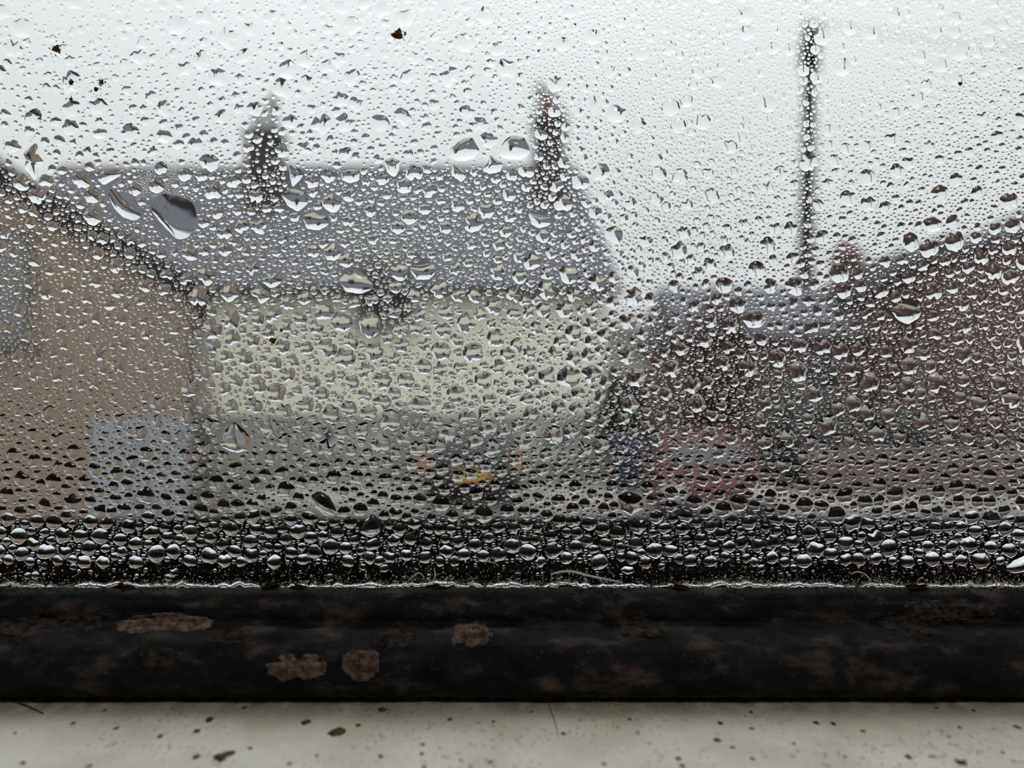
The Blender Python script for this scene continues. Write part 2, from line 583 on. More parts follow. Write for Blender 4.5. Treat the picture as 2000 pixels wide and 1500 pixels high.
def chimney(parent, x, y, w, d, z0, z1, pots, brick):
    st = MB().box((x - w / 2, y - d / 2, z0), (x + w / 2, y + d / 2, z1 - .22))
    st.box((x - w / 2 - .06, y - d / 2 - .06, z1 - .22), (x + w / 2 + .06, y + d / 2 + .06, z1 - .10))
    st.box((x - w / 2 - .02, y - d / 2 - .02, z1 - .10), (x + w / 2 + .02, y + d / 2 + .02, z1))
    c = st.build('chimney_stack', M[brick], parent)
    for (dx, r, h, m) in pots:
        MB().tube([(x + dx, y, z1 - .02), (x + dx, y, z1 + h * .15), (x + dx, y, z1 + h * .85), (x + dx, y, z1 + h * .86), (x + dx, y, z1 + h)],
                  [r * 1.15, r, r * .82, r * 1.0, r * .95], 14).build('chimney_pot', M[m], c, True)
    return c


# --- cream house across the street
D = 18.5
k = D / FPX
hy = D - DC
hx0, hx1 = -12.4, PX(1185, D)
ez = PZ(572, D)
sz = PZ(812, D)
house = empty('cream_house', ((hx0 + hx1) / 2, hy, GZ))
tag(house, 'cream rendered house with grey slate roof and two chimneys across the street', 'house')
inv = house.matrix_basis.inverted()
hp = []


def hkeep(o):
    hp.append(o)
    return o


hkeep(MB().box((hx0, hy, sz), (hx1, hy + 7.2, ez)).build('upper_wall', M['cream']))
hkeep(MB().box((hx0 + .02, hy - .03, GZ), (hx1 - .02, hy + 7.1, sz)).build('lower_wall', M['grey_render']))
ry = hy + 3.6
rz = PZ(333, ry + DC)
rx1 = PX(1128, ry + DC)
rm = MB()
e0, e1 = hx0 - .3, hx1 + .30
ey = hy - .35
ezz = PZ(562, ey + DC)
rm.poly([(e0, ey, ezz), (e1, ey, ezz), (rx1, ry, rz), (e0, ry, rz)])
rm.poly([(e1, ey, ezz), (e1, hy + 7.5, ezz), (rx1, ry, rz)])
rm.poly([(e1, hy + 7.5, ezz), (e0, hy + 7.5, ezz), (e0, ry, rz), (rx1, ry, rz)])
rm.poly([(e0, hy + 7.5, ezz), (e0, ey, ezz), (e0, ry, rz)])
rm.poly([(e0, ey, ezz), (e0, hy + 7.5, ezz), (e1, hy + 7.5, ezz), (e1, ey, ezz)])
hkeep(rm.build('roof', M['slate']))
hkeep(MB().tube([(e0, ry, rz + .02), (rx1, ry, rz + .02)], .11, 8).build('ridge_tile', M['slate']))
hkeep(MB().box((e0, ey - .10, ezz - .17), (e1 + .02, ey + .02, ezz + .03)).build('gutter', M['gutter']))
# half dormer with a pair of tall dark panes
dx0, dx1 = PX(690, 18.3), PX(815, 18.3)
dz0, dz1 = PZ(650, 18.3), PZ(500, 18.3)
dm = MB().box((dx0, hy - .15, dz0 + .1), (dx1, hy + 1.6, dz1))
dm.prism([(dx0 - .1, dz1), (dx1 + .1, dz1), ((dx0 + dx1) / 2, dz1 + .18)], 'Y', hy - .25, hy + 1.9)
dorm = hkeep(dm.build('dormer', M['grey_pot']))
wdz = window_part(dorm, dx0 + .10, dx1 - .10, dz0 + .15, dz1 - .2, hy - .17, 1, 'dark_pane', 'grey_pot')
hkeep(MB().tube([(PX(742, 18.3), hy - .32, PZ(505, 18.3)), (PX(742, 18.3), hy - .30, PZ(655, 18.3))], .055, 10).build('downpipe', M['gutter']))
hkeep(MB().tube([(PX(399, 18.3), hy - .10, PZ(575, 18.3)), (PX(399, 18.3), hy - .10, GZ)], .06, 10).build('downpipe', M['gutter']))
hkeep(MB().box((hx0, hy - .07, PZ(818, D)), (hx1, hy + .02, PZ(810, D))).build('string_course', M['grey_pot']))
hkeep(window_part(None, PX(622, D), PX(662, D), PZ(872, D), PZ(826, D), hy - .04, 0, 'dark_pane'))
hkeep(window_part(None, PX(1050, D), PX(1120, D), PZ(890, D), PZ(830, D), hy - .04, 1, 'grey_pane'))
door = hkeep(MB().box((PX(760, D), hy - .08, GZ), (PX(760, D) + .85, hy, GZ + 1.75)).build('door', M['grey_pot']))
MB().tube([(PX(760, D) + .75, hy - .12, GZ + .85), (PX(760, D) + .75, hy - .08, GZ + .85)], .03, 8).build('door_knob', M['chrome'], door)
hkeep(chimney(None, PX(518, 20.8), 20.72, .86, .7, rz - 2.2, PZ(258, 20.8), [(-.18, .14, .60, 'grey_pot'), (.19, .15, .95, 'grey_pot')], 'sooty_brick'))
hkeep(chimney(None, PX(1072, 21.0), 20.9, .86, .7, rz - 2.0, PZ(232, 21.0), [(-.24, .13, .95, 'grey_pot'), (.02, .18, .70, 'terracotta'), (.29, .12, .30, 'terracotta')], 'sooty_brick'))
for o in hp:
    o.parent = house
    o.matrix_parent_inverse = inv


def adopt(root, objs):
    iv = root.matrix_basis.inverted()
    for o in objs:
        o.parent = root
        o.matrix_parent_inverse = iv
    return root


# --- brown brick gable nearer on the left (built around its right-hand front corner, then turned)
D = 9.0
bz = PZ(600, D) - GZ
slope = .585
hw = 3.9
bw = MB().prism([(0, 0), (0, bz), (-hw, bz + hw * slope), (-2 * hw, bz), (-2 * hw, 0)], 'Y', 0, 7.5)
g = empty('brick_house', (PX(388, D), D - DC, GZ), math.radians(23))
tag(g, 'brown brick house with dark sloping roof edge at the left, beside the cream house', 'house')
bw.build('gable_wall', M['brown_brick'], g)
rl = MB()
for s_ in (1, -1):
    ex = -hw + s_ * (hw + .10)
    zz = bz - .10 * slope
    a = (-hw, bz + hw * slope + .02)
    rl.prism([(ex, zz + .02), a, (a[0], a[1] + .34), (ex + s_ * .06, zz + .26)], 'Y', -.16, 7.7)
rl.build('roof', M['dark_slate'], g)
MB().tube([(-.05, -.05, bz - .10), (-.05, -.05, 0)], .035, 10).build('downpipe', M['gutter'], g)
window_part(g, -2.75, -1.62, 2.72, 3.92, -.02, 1, 'grey_pane', 'leaf_grey')
MB().box((-2 * hw, -.03, 0), (-1.2, .02, .35)).build('plinth', M['grey_render'], g)
dr_ = MB().box((-1.10, -.035, .02), (-.585, .01, 1.93)).build('garage_door_leaf', M['van_blue'], g)
MB().tube([(-.63, -.08, .95), (-.63, -.08, 1.10)], .015, 8).build('handle', M['steel'], dr_)
for zz in (.35, 1.62):
    MB().box((-1.08, -.05, zz), (-.62, -.034, zz + .07)).build('ledge_board', M['van_blue'], dr_)
dr_ = MB().box((-.575, -.035, .02), (-.08, .01, 1.93)).build('garage_door_leaf', M['van_blue'], g)
MB().tube([(-.53, -.08, .95), (-.53, -.08, 1.10)], .015, 8).build('handle', M['steel'], dr_)
for zz in (.35, 1.62):
    MB().box((-.55, -.05, zz), (-.10, -.034, zz + .07)).build('ledge_board', M['van_blue'], dr_)

# --- dark red brick house on the right
D = 22.0
qy = D - DC
qx0, qx1 = PX(1335, D), PX(1972, D)
qz = PZ(648, D)
gx0, gx1 = PX(1690, D), PX(1965, D)
parts = []
parts.append(MB().box((qx0, qy, GZ), (qx1, qy + 6, qz)).build('wall', M['red_brick']))
parts.append(MB().prism([(gx0, GZ), (gx1, GZ), (gx1, PZ(570, D)), ((gx0 + gx1) / 2, PZ(478, D)), (gx0, PZ(570, D))], 'Y', qy - .5, qy + 5).build('gable_wall', M['red_brick']))
rr = MB()
rrz = PZ(560, D + 2)
rr.prism([(qy - .3, qz - .05), (qy + 3, rrz + .1), (qy + 6.3, qz - .05), (qy + 6.3, qz - .2), (qy - .3, qz - .2)], 'X', qx0 - .2, gx0 - .02)
parts.append(rr.build('roof', M['slate']))
for s in (-1, 1):
    xm = (gx0 + gx1) / 2
    xe = gx0 - .25 if s < 0 else gx1 + .25
    ze = PZ(570, D) - .2
    zt = PZ(478, D)
    rq = MB().prism([(xe, ze), (xm, zt), (xm, zt + .16), (xe, ze + .16)], 'Y', qy - .75, qy + 5.2)
    parts.append(rq.build('gable_roof', M['dark_slate']))
parts.append(chimney(None, PX(1725, D), qy + 2.4, .75, .6, qz, PZ(492, D + 2.4), [(-.15, .13, .4, 'terracotta'), (.17, .13, .4, 'terracotta')], 'red_brick'))
parts.append(window_part(None, PX(1770, D), PX(1880, D), PZ(760, D), PZ(665, D), qy - .52, 2, 'dark_pane'))
parts.append(window_part(None, PX(1560, D), PX(1640, D), PZ(770, D), PZ(690, D), qy - .02, 1, 'dark_pane', 'grey_pot'))
parts.append(window_part(None, PX(1420, D), PX(1490, D), PZ(770, D), PZ(690, D), qy - .02, 1, 'dark_pane', 'grey_pot'))
g = empty('brick_house', ((qx0 + qx1) / 2, qy + 3, GZ))
tag(g, 'dark red brick house with cross gable and slate roof right of the tall pole', 'house')
adopt(g, parts)

# --- pale distant house seen between the cream house and the red brick one
D = 40.0
dy = D - DC
x0, x1 = PX(1150, D), PX(1370, D)
parts = [MB().box((x0, dy, GZ), (x1, dy + 6, PZ(640, D))).build('wall', M['paving'])]
parts.append(MB().prism([(dy - .3, PZ(640, D)), (dy + 3, PZ(605, D + 3)), (dy + 6.3, PZ(640, D))], 'X', x0 - .3, x1 + .3).build('roof', M['grey_render']))
parts.append(window_part(None, PX(1240, D), PX(1285, D), PZ(715, D), PZ(670, D), dy - .02, 1))
g = empty('pale_house', ((x0 + x1) / 2, dy + 3, GZ))
tag(g, 'small pale beige house far off between cream and red brick houses', 'house')
adopt(g, parts)

# --- brick house end at the right edge
D = 16.5
dy = D - DC
x0, x1 = PX(1990, D), PX(2700, D)
parts = [MB().box((x0, dy, GZ), (x1, dy + 4, PZ(455, D))).build('wall', M['red_brick'])]
parts.append(MB().prism([(x0 - .25, PZ(462, D)), ((x0 + x1) / 2, PZ(280, D)), (x1 + .25, PZ(462, D))], 'Y', dy - .3, dy + 4.2).build('roof', M['dark_slate']))
parts.append(window_part(None, PX(2080, D), PX(2220, D), PZ(720, D), PZ(590, D), dy - .02, 1))
g = empty('end_house', ((x0 + x1) / 2, dy + 2, GZ))
tag(g, 'dark brick house end cut off by the right edge of the view', 'house')
adopt(g, parts)

# --- tall pole with cable
D = 29.5
pyy = D - DC
pt = P(1583, 48, D)
pb = P(1568, 900, D)
pb.z = GZ
parts = [MB().tube([pb, pb.lerp(pt, .5), pt], [.33, .30, .25], 14).build('shaft', M['pole_wood'], None, True)]
up = (pt - pb).normalized()
parts.append(MB().tube([pt - up * 1.75, pt - up * 1.7, pt - up * .55, pt - up * .5], [.22, .39, .39, .22], 14).build('transformer_drum', M['pole_wood'], None, True))
parts.append(MB().box((pt.x - .42, pyy - .3, pt.z - .34), (pt.x + .42, pyy - .16, pt.z - .22)).build('cross_arm', M['pole_wood']))
for dx in (-.34, 0, .34):
    parts.append(MB().tube([(pt.x + dx, pyy - .23, pt.z - .22), (pt.x + dx, pyy - .23, pt.z - .05), (pt.x + dx, pyy - .23, pt.z)], [.05, .08, .03], 8).build('insulator', M['grey_pot'], None, True))
parts.append(MB().tube([pt, pt + up * .22], [.25, .04], 12).build('pole_cap', M['lead']))
g = empty('utility_pole', (pb.x, pb.y, GZ))
tag(g, 'tall dark utility pole rising against the pale sky on the right', 'pole')
adopt(g, parts)
a = Vector((pt.x + .34, pyy - .23, pt.z))
b = P(2400, 70, 24)
cab = [a.lerp(b, t) - Vector((0, 0, 1.0 * 4 * t * (1 - t) * .6)) for t in np.linspace(0, 1, 24)]
tag(MB().tube(cab, .022, 6).build('overhead_cable', M['black_plastic']), 'thin overhead cable running right from the top of the pole', 'cable')


# ------------------------------------------------------------------ plants
def foliage(cx, cy, cz, rx, ry_, rz_, n, leaf, seed):
    r = np.random.default_rng(seed)
    d = r.normal(size=(n, 3))
    d /= np.linalg.norm(d, axis=1, keepdims=True)
    lump = 1 + .35 * np.sin(d[:, 0] * 5 + seed) * np.cos(d[:, 2] * 6 + 2 * seed)
    rad = (r.random(n) ** .4) * lump
    c = np.stack([cx + d[:, 0] * rx * rad, cy + d[:, 1] * ry_ * rad, cz + d[:, 2] * rz_ * rad], 1)
    u = r.normal(size=(n, 3)); u /= np.linalg.norm(u, axis=1, keepdims=True)
    w = np.cross(u, r.normal(size=(n, 3))); w /= np.linalg.norm(w, axis=1, keepdims=True)
    L = leaf * (.6 + .8 * r.random(n))[:, None]
    v = np.stack([c - u * L, c - w * L * .5 + u * L * .1, c + u * L, c + w * L * .5 + u * L * .1], 1).reshape(-1, 3)
    return v, np.arange(n * 4).reshape(-1, 4)


def shrub(name, label, cat, px, pyt, D, wpx, leafmat, seed, hedge=None):
    kx = D / FPX
    x = PX(px, D)
    y = D - DC
    top = PZ(pyt, D)
    rx = wpx * kx / 2
    g = empty(name, (x, y, GZ))
    h = top - GZ
    v, f = foliage(x, y, GZ + h * .56, rx, min(rx, 1.3), h * .46, 2600, .11, seed)
    o = link('foliage', np_mesh('foliage', v, [f], False), M[leafmat])
    objs = [o]
    r = random.Random(seed)
    for i in range(5):
        bx = x + (i - 2) * rx * .22
        objs.append(MB().tube([(x + (i - 2) * .06, y, GZ - .02), ((x + bx) / 2, y + r.uniform(-.1, .1), GZ + h * .35), (bx, y + r.uniform(-.2, .2), GZ + h * .8)],
                              [.06, .045, .015], 6).build('stem', M['bark']))
    adopt(g, objs)
    return tag(g, label, cat)


shrub('copper_shrub', 'copper leaved small tree before the left end of the red brick house', 'tree', 1410, 585, 20.3, 130, 'leaf_red', 3)
shrub('dark_shrub', 'dark evergreen bush beside the right corner of the cream house', 'bush', 1222, 735, 17.6, 100, 'leaf_green', 4)
shrub('grey_shrub', 'broad grey green bush in front of the red brick house, right of the red car', 'bush', 1560, 775, 17.2, 170, 'leaf_grey', 5)
shrub('grey_shrub', 'grey green bush behind the pink brick wall, under the gable', 'bush', 1765, 790, 17.6, 130, 'leaf_grey', 6)

# ------------------------------------------------------------------ garden wall, bin, vehicles
D = 15.6
y = D - DC
gw = MB().box((PX(1580, D), y, GZ), (PX(2300, D), y + .22, PZ(888, D)))
g = gw.build('garden_wall', M['pink_brick'])
tag(g, 'low pinkish brick garden wall at the lower right', 'wall')
cpx = np.linspace(PX(1575, D), PX(2305, D), 13)
for i in range(12):
    MB().box((cpx[i] + .006, y - .04, PZ(888, D)), (cpx[i + 1] - .006, y + .26, PZ(888, D) + .06)).build('coping_stone', M['paving'], g)

D = 15.95
y = D - DC
x = PX(1232, D)
bz0 = GZ + .10
parts = [MB().prism([(x - .24, bz0 + .06), (x + .24, bz0 + .06), (x + .29, bz0 + .95), (x - .29, bz0 + .95)], 'Y', y, y + .6).build('tub', M['bin_blue'])]
parts.append(MB().prism([(y - .03, bz0 + .95), (y + .66, bz0 + .95), (y + .66, bz0 + 1.03), (y + .3, bz0 + 1.07), (y - .03, bz0 + .99)], 'X', x - .31, x + .31).build('lid', M['bin_blue']))
for s in (-1, 1):
    parts.append(MB().tube([(x + s * .25, y + .55, bz0 + .10), (x + s * .31, y + .55, bz0 + .10)], .10, 14).build('wheel', M['tyre']))
parts.append(MB().tube([(x - .27, y + .70, bz0 + 1.0), (x + .27, y + .70, bz0 + 1.0)], .018, 8).build('handle', M['bin_blue']))
g = empty('wheelie_bin', (x, y + .3, bz0))
tag(g, 'blue wheeled bin by the dark bush right of the cream house', 'bin')
adopt(g, parts)


def vehicle(name, label, cat, px, D, paint, kind, rz, zbase):
    """Hatchback or van, tail towards -Y in its own space, built at the origin and then placed."""
    W = .86 if kind == 'car' else .95
    g = empty(name, (0, 0, 0))
    if kind == 'car':
        low = [(-1.95, .35), (-2.0, .60), (-1.95, .92), (-.2, .98), (1.0, .95), (1.85, .78), (1.98, .55), (1.95, .32), (1.5, .24), (-1.5, .24)]
        cab_ = [(-1.90, .90), (-1.55, 1.36), (-1.1, 1.45), (-.1, 1.44), (.35, 1.30), (1.0, .93)]
    else:
        low = [(-2.2, .35), (-2.25, .70), (-2.22, 1.05), (1.3, 1.10), (2.1, .92), (2.25, .60), (2.2, .32), (-2.1, .28)]
        cab_ = [(-2.20, 1.0), (-2.12, 1.72), (-1.95, 1.88), (.6, 1.90), (.95, 1.78), (1.55, 1.05)]
    bm_ = MB()

    def loft(profile, ws):
        n0 = len(bm_.v)
        kk = len(profile)
        cuts = [(-1, .93), (-.96, 1.0), (.96, 1.0), (1, .93)]
        for (sx, sc) in cuts:
            for i, (py_, pz_) in enumerate(profile):
                w_ = ws[i] if hasattr(ws, '__len__') else ws
                cyy = sum(p[0] for p in profile) / kk
                czz = sum(p[1] for p in profile) / kk
                bm_.v.append((sx * w_, cyy + (py_ - cyy) * sc, czz + (pz_ - czz) * sc))
        for a_ in range(3):
            for i in range(kk):
                j = (i + 1) % kk
                bm_.f.append((n0 + a_ * kk + i, n0 + a_ * kk + j, n0 + (a_ + 1) * kk + j, n0 + (a_ + 1) * kk + i))
        bm_.f.append(tuple(n0 + i for i in reversed(range(kk))))
        bm_.f.append(tuple(n0 + 3 * kk + i for i in range(kk)))
    loft(low, W)
    loft(cab_, [W if p[1] < 1.1 else W * .84 for p in cab_])
    bm_.build('body', M[paint], g)
    zt = 1.30 if kind == 'car' else 1.66
    zb = 1.0 if kind == 'car' else 1.18

    def on_back(z):
        a_, b_ = cab_[0], cab_[1]
        t = (z - a_[1]) / (b_[1] - a_[1])
        return a_[0] + (b_[0] - a_[0]) * t - .012

    def on_front(z):
        a_, b_ = cab_[-1], cab_[-2]
        t = (z - a_[1]) / (b_[1] - a_[1])
        return a_[0] + (b_[0] - a_[0]) * t + .012
    for nm, fn in (('rear_window', on_back), ('windscreen', on_front))[1 if kind == 'van' else 0:]:
        d_ = -.02 if nm == 'rear_window' else .02
        m_ = MB()
        q = [(-W * .72, fn(zb), zb), (W * .72, fn(zb), zb), (W * .62, fn(zt), zt), (-W * .62, fn(zt), zt)]
        m_.v = q + [(a_, b_ + d_, c_) for (a_, b_, c_) in q]
        m_.f = [(0, 1, 2, 3), (7, 6, 5, 4), (0, 4, 5, 1), (1, 5, 6, 2), (2, 6, 7, 3), (3, 7, 4, 0)]
        m_.build(nm, M['dark_pane'], g)
    for s in (-1, 1):
        y0_, y1_ = (-1.4, .45) if kind == 'car' else (.2, 1.2)
        m_ = MB()
        q = [(s * W * .99, y0_, zb), (s * W * .99, y1_, zb), (s * W * .885, y1_ - .35, zt), (s * W * .885, y0_ + .2, zt)]
        m_.v = q + [(a_ + s * .02, b_, c_) for (a_, b_, c_) in q]
        m_.f = [(0, 1, 2, 3), (7, 6, 5, 4), (0, 4, 5, 1), (1, 5, 6, 2), (2, 6, 7, 3), (3, 7, 4, 0)]
        m_.build('side_window', M['dark_pane'], g)
        for yy in (-1.25, 1.25):
            w_ = MB().tube([(s * (W - .16), yy, .31), (s * (W - .02), yy, .31), (s * (W + .01), yy, .31)], [.31, .31, .27], 20).build('wheel', M['tyre'], g)
            MB().tube([(s * (W + .005), yy, .31), (s * (W + .02), yy, .31)], [.18, .15], 12).build('hub_cap', M['steel'], w_)
        yb = low[1][0]
        lamp = MB().box((s * W * .94 - .09, yb - .03, .68), (s * W * .94 + .05, yb + .14, .98)).build('tail_lamp', M['amber'], g)
        if kind == 'car':
            MB().box((s * W * .94 - .09, yb - .04, .84), (s * W * .94 + .05, yb - .005, .92)).build('brake_lens', M['red_lens'], lamp)
        MB().box((s * W * .75 - .16, -yb - .16, .60), (s * W * .75 + .16, -yb + .01, .75)).build('headlamp', M['plate_white'], g)
        MB().box((s * (W + .02) - .09, .72 if kind == 'car' else 1.25, zb - .05), (s * (W + .02) + .09, .80 if kind == 'car' else 1.33, zb + .09)).build('wing_mirror', M['black_plastic'], g)
    yb = low[1][0]
    if kind == 'van':
        for s in (-1, 1):
            MB().box((s * W * .5 - W * .40, -2.26, .72), (s * W * .5 + W * .40, -2.10, 1.62)).build('rear_door', M[paint], g)
    MB().box((-W * .96, yb - .06, .36), (W * .96, yb + .12, .56)).build('bumper', M['black_plastic'], g)
    MB().box((-.30, yb - .085, .50), (.30, yb - .06, .63)).build('number_plate', M['plate_yellow'], g)
    MB().box((-W * .96, -yb - .12, .34), (W * .96, -yb + .05, .54)).build('bumper', M['black_plastic'], g)
    MB().box((-.27, -yb + .05, .42), (.27, -yb + .07, .53)).build('number_plate', M['plate_white'], g)
    g.location = (PX(px, D), D - DC, zbase)
    g.rotation_euler = (0, 0, rz)
    return tag(g, label, cat)


vehicle('parked_car', 'dark parked car with amber lamps and yellow plate before the cream house', 'car', 922, 16.0, 'car_dark', 'car', .06, GZ + .10)
vehicle('parked_car', 'dark red parked car left of the pink brick wall', 'car', 1372, 13.6, 'car_red', 'car', math.pi - .12, GZ + .0)

# ------------------------------------------------------------------ water on the glass
U = DC / FPX                    # metres per photo pixel on the glass
BACK = -8e-6                    # the drops' flat side, touching the pane
rd = np.random.default_rng(21)
X0, X1, Y0, Y1 = -320, 2320, -260, 1128


def roofline(x):
    """Rough skyline of the view in photo pixels, for naming and for how the drops vary."""
    return np.interp(x, [-500, 0, 80, 1130, 1215, 1340, 1520, 1690, 1830, 2000, 2500],
                     [100, 360, 330, 330, 560, 600, 545, 500, 480, 410, 300])


# hand-placed drops: outline in photo pixels, contact angle, label
MANUAL = [
    ([(76, 276), (73, 300), (86, 315), (76, 327), (72, 358), (62, 345), (48, 328), (50, 313), (45, 300), (62, 284)], 48,
     'tall crooked drop near the left edge, crossing the far roof ridge'),
    ([(180, 257), (192, 251), (210, 254), (206, 268), (192, 272), (182, 266)], 50, 'small oval drop in the sky above the left end of the ridge'),
    ([(305, 262), (311, 253), (330, 256), (338, 268), (328, 280), (308, 275)], 50, 'plump drop in the sky, upper one of the pair above the ridge'),
    ([(336, 280), (346, 272), (358, 275), (360, 284), (348, 292), (338, 288)], 48, 'small drop touching the lower right of the plump pair above the ridge'),
    ([(873, 300), (888, 283), (904, 272), (921, 267), (928, 278), (937, 294), (926, 309), (905, 315), (884, 312)], 46,
     'large wing shaped drop in the sky between the two chimneys'),
    ([(972, 297), (980, 283), (988, 271), (1003, 264), (1024, 269), (1031, 281), (1036, 298), (1022, 311), (998, 312), (980, 308)], 46,
     'large jagged drop in the sky just left of the red chimney'),
    ([(941, 332), (953, 318), (958, 300), (967, 311), (984, 320), (976, 336), (955, 340)], 50, 'pointed drop sitting on the ridge left of the red chimney'),
    ([(750, 314), (765, 307), (781, 314), (779, 334), (771, 347), (757, 338)], 50, 'shield shaped drop hanging across the middle of the ridge'),
    ([(666, 335), (684, 328), (702, 333), (702, 352), (684, 358), (668, 352)], 50, 'square drop just below the ridge, middle of the slate roof'),
    ([(208, 368), (222, 368), (240, 386), (262, 404), (279, 421), (264, 432), (240, 424), (222, 406)], 27,
     'long slanting drop on the left of the slate roof'),
    ([(292, 392), (318, 378), (352, 384), (380, 398), (384, 432), (372, 460), (350, 471), (328, 450), (304, 424)], 19,
     'biggest drop of all, broad and smooth, left of the slate roof'),
    ([(190, 350), (200, 333), (225, 329), (241, 339), (222, 351), (202, 362)], 46, 'ragged drop just under the left end of the ridge'),
    ([(565, 320), (586, 329), (592, 344), (580, 358), (571, 366), (566, 344)], 46, 'tapering drop on the ridge right of the left chimney'),
    ([(590, 422), (612, 414), (640, 424), (642, 440), (622, 450), (598, 446)], 40, 'wide smooth drop in the middle of the slate roof'),
    ([(548, 378), (572, 368), (596, 376), (602, 398), (582, 414), (562, 402)], 34, 'flat smooth drop below the left chimney'),
    ([(1031, 414), (1048, 420), (1078, 424), (1074, 440), (1052, 446), (1038, 438)], 46, 'pointed drop below the red chimney'),
    ([(660, 552), (672, 534), (694, 526), (716, 538), (732, 560), (708, 574), (676, 570)], 42, 'broad drop over the gutter left of the dormer'),
    ([(700, 628), (712, 612), (728, 608), (743, 622), (742, 648), (722, 663), (706, 650)], 44, 'large ragged drop at the foot of the dormer'),
    ([(428, 868), (440, 842), (455, 822), (476, 838), (492, 858), (490, 878), (462, 884), (442, 878)], 46, 'triangular drop at the lower left corner of the cream wall'),
    ([(606, 968), (622, 958), (642, 968), (658, 996), (652, 1010), (634, 1006), (616, 990)], 46, 'long slanting drop just above the black upstand, left of centre'),
    ([(798, 522), (818, 518), (846, 514), (852, 532), (838, 546), (812, 546)], 48, 'wide drop above the gutter right of the dormer'),
    ([(1738, 604), (1760, 592), (1780, 596), (1802, 606), (1794, 622), (1772, 634), (1752, 624)], 52, 'winged drop in front of the red brick gable'),
    ([(1448, 622), (1464, 606), (1486, 606), (1498, 624), (1484, 640), (1462, 640)], 52, 'heavy drop in front of the left part of the red brick house'),
    ([(702, 1040), (712, 1018), (730, 1002), (744, 1022), (742, 1040), (724, 1050)], 52, 'tall drop straddling the top of the black upstand'),
    ([(1205, 968), (1228, 960), (1252, 968), (1258, 992), (1236, 1008), (1212, 996)], 40, 'broad drop above the upstand, below the blue bin'),
    ([(1962, 1112), (1978, 1096), (2012, 1080), (2026, 1100), (2004, 1116), (1978, 1120)], 50, 'long drop in the lower right corner above the seal'),
    ([(1210, 1114), (1220, 1106), (1236, 1108), (1240, 1117), (1226, 1122)], 52, 'lone drop low on the glass, right of centre'),
    ([(185, 1098), (196, 1085), (212, 1090), (216, 1104), (200, 1112)], 52, 'lone drop low on the glass near the left edge'),
    ([(1155, 188), (1160, 184), (1166, 200), (1166, 214), (1160, 228), (1154, 206)], 34, 'thin upright drop in the sky right of the red chimney'),
    ([(1802, 430), (1822, 422), (1840, 432), (1838, 448), (1818, 454), (1804, 446)], 50, 'round drop in the sky above the red brick gable'),
    ([(1764, 460), (1778, 452), (1792, 460), (1796, 482), (1780, 494), (1764, 482)], 48, 'drop above the red brick gable, near its peak'),
]

# --- packing: large first, then ever smaller drops in the gaps
CELL = 30.0
grid = {}
drops = []                      # x, y, r, class, contact angle, aspect, tilt, roughness


def near(x, y, R):
    a = int((x - R) // CELL); b = int((x + R) // CELL)
    c = int((y - R) // CELL); d = int((y + R) // CELL)
    for i in range(a, b + 1):
        for j in range(c, d + 1):
            yield from grid.get((i, j), ())


def put(x, y, r, *rest):
    i = len(drops)
    drops.append((x, y, r) + rest)
    grid.setdefault((int(x // CELL), int(y // CELL)), []).append(i)
    return i


def near_outline(x, y, r):
    """True when a drop of radius r at (x, y) would touch one of the hand-placed outlines."""
    for A, c in polys:
        if abs(x - c[0]) > 70 or abs(y - c[1]) > 70:
            continue
        B = np.roll(A, -1, 0)
        e = B - A
        t = np.clip(((x - A[:, 0]) * e[:, 0] + (y - A[:, 1]) * e[:, 1]) / (e ** 2).sum(1), 0, 1)
        q = A + e * t[:, None]
        if ((q[:, 0] - x) ** 2 + (q[:, 1] - y) ** 2).min() < (r + .8) ** 2:
            return True
        cr = (A[:, 1] > y) != (B[:, 1] > y)
        xc = A[:, 0] + (y - A[:, 1]) / np.where(e[:, 1] == 0, 1e-9, e[:, 1]) * e[:, 0]
        if (cr & (x < xc)).sum() % 2:
            return True
    return False


def fits(x, y, r, f, reach):
    for j in near(x, y, reach):
        q = drops[j]
        m = (r + q[2]) * f
        if (x - q[0]) ** 2 + (y - q[1]) ** 2 < m * m:
            return False
    return not near_outline(x, y, r)


polys = []
for outline, ang, label in MANUAL:
    A = np.array(outline, float)
    c = A.mean(0)
    r = math.sqrt(abs(.5 * np.sum(A[:, 0] * np.roll(A[:, 1], -1) - np.roll(A[:, 0], -1) * A[:, 1])) / math.pi)
    put(c[0], c[1], r, 0, ang, 1, 0, 0)
    polys.append((A, c))


def zone(x, y):
    """0 sky left, 1 sky right, 2 slate roof, 3 cream wall, 4 brown house, 5 street right, 6 low, 7 upstand band, 8 clear strip"""
    if y > 1098:
        return 8
    if y > 1008:
        return 7
    if y > 885:
        return 6
    if y < roofline(x):
        return 0 if x < 1000 + (y - 150) * .3 else 1
    if x > 1200:
        return 5
    if x < 392 and y > 375 + x * .55:
        return 4
    return 2 if y < 565 else 3


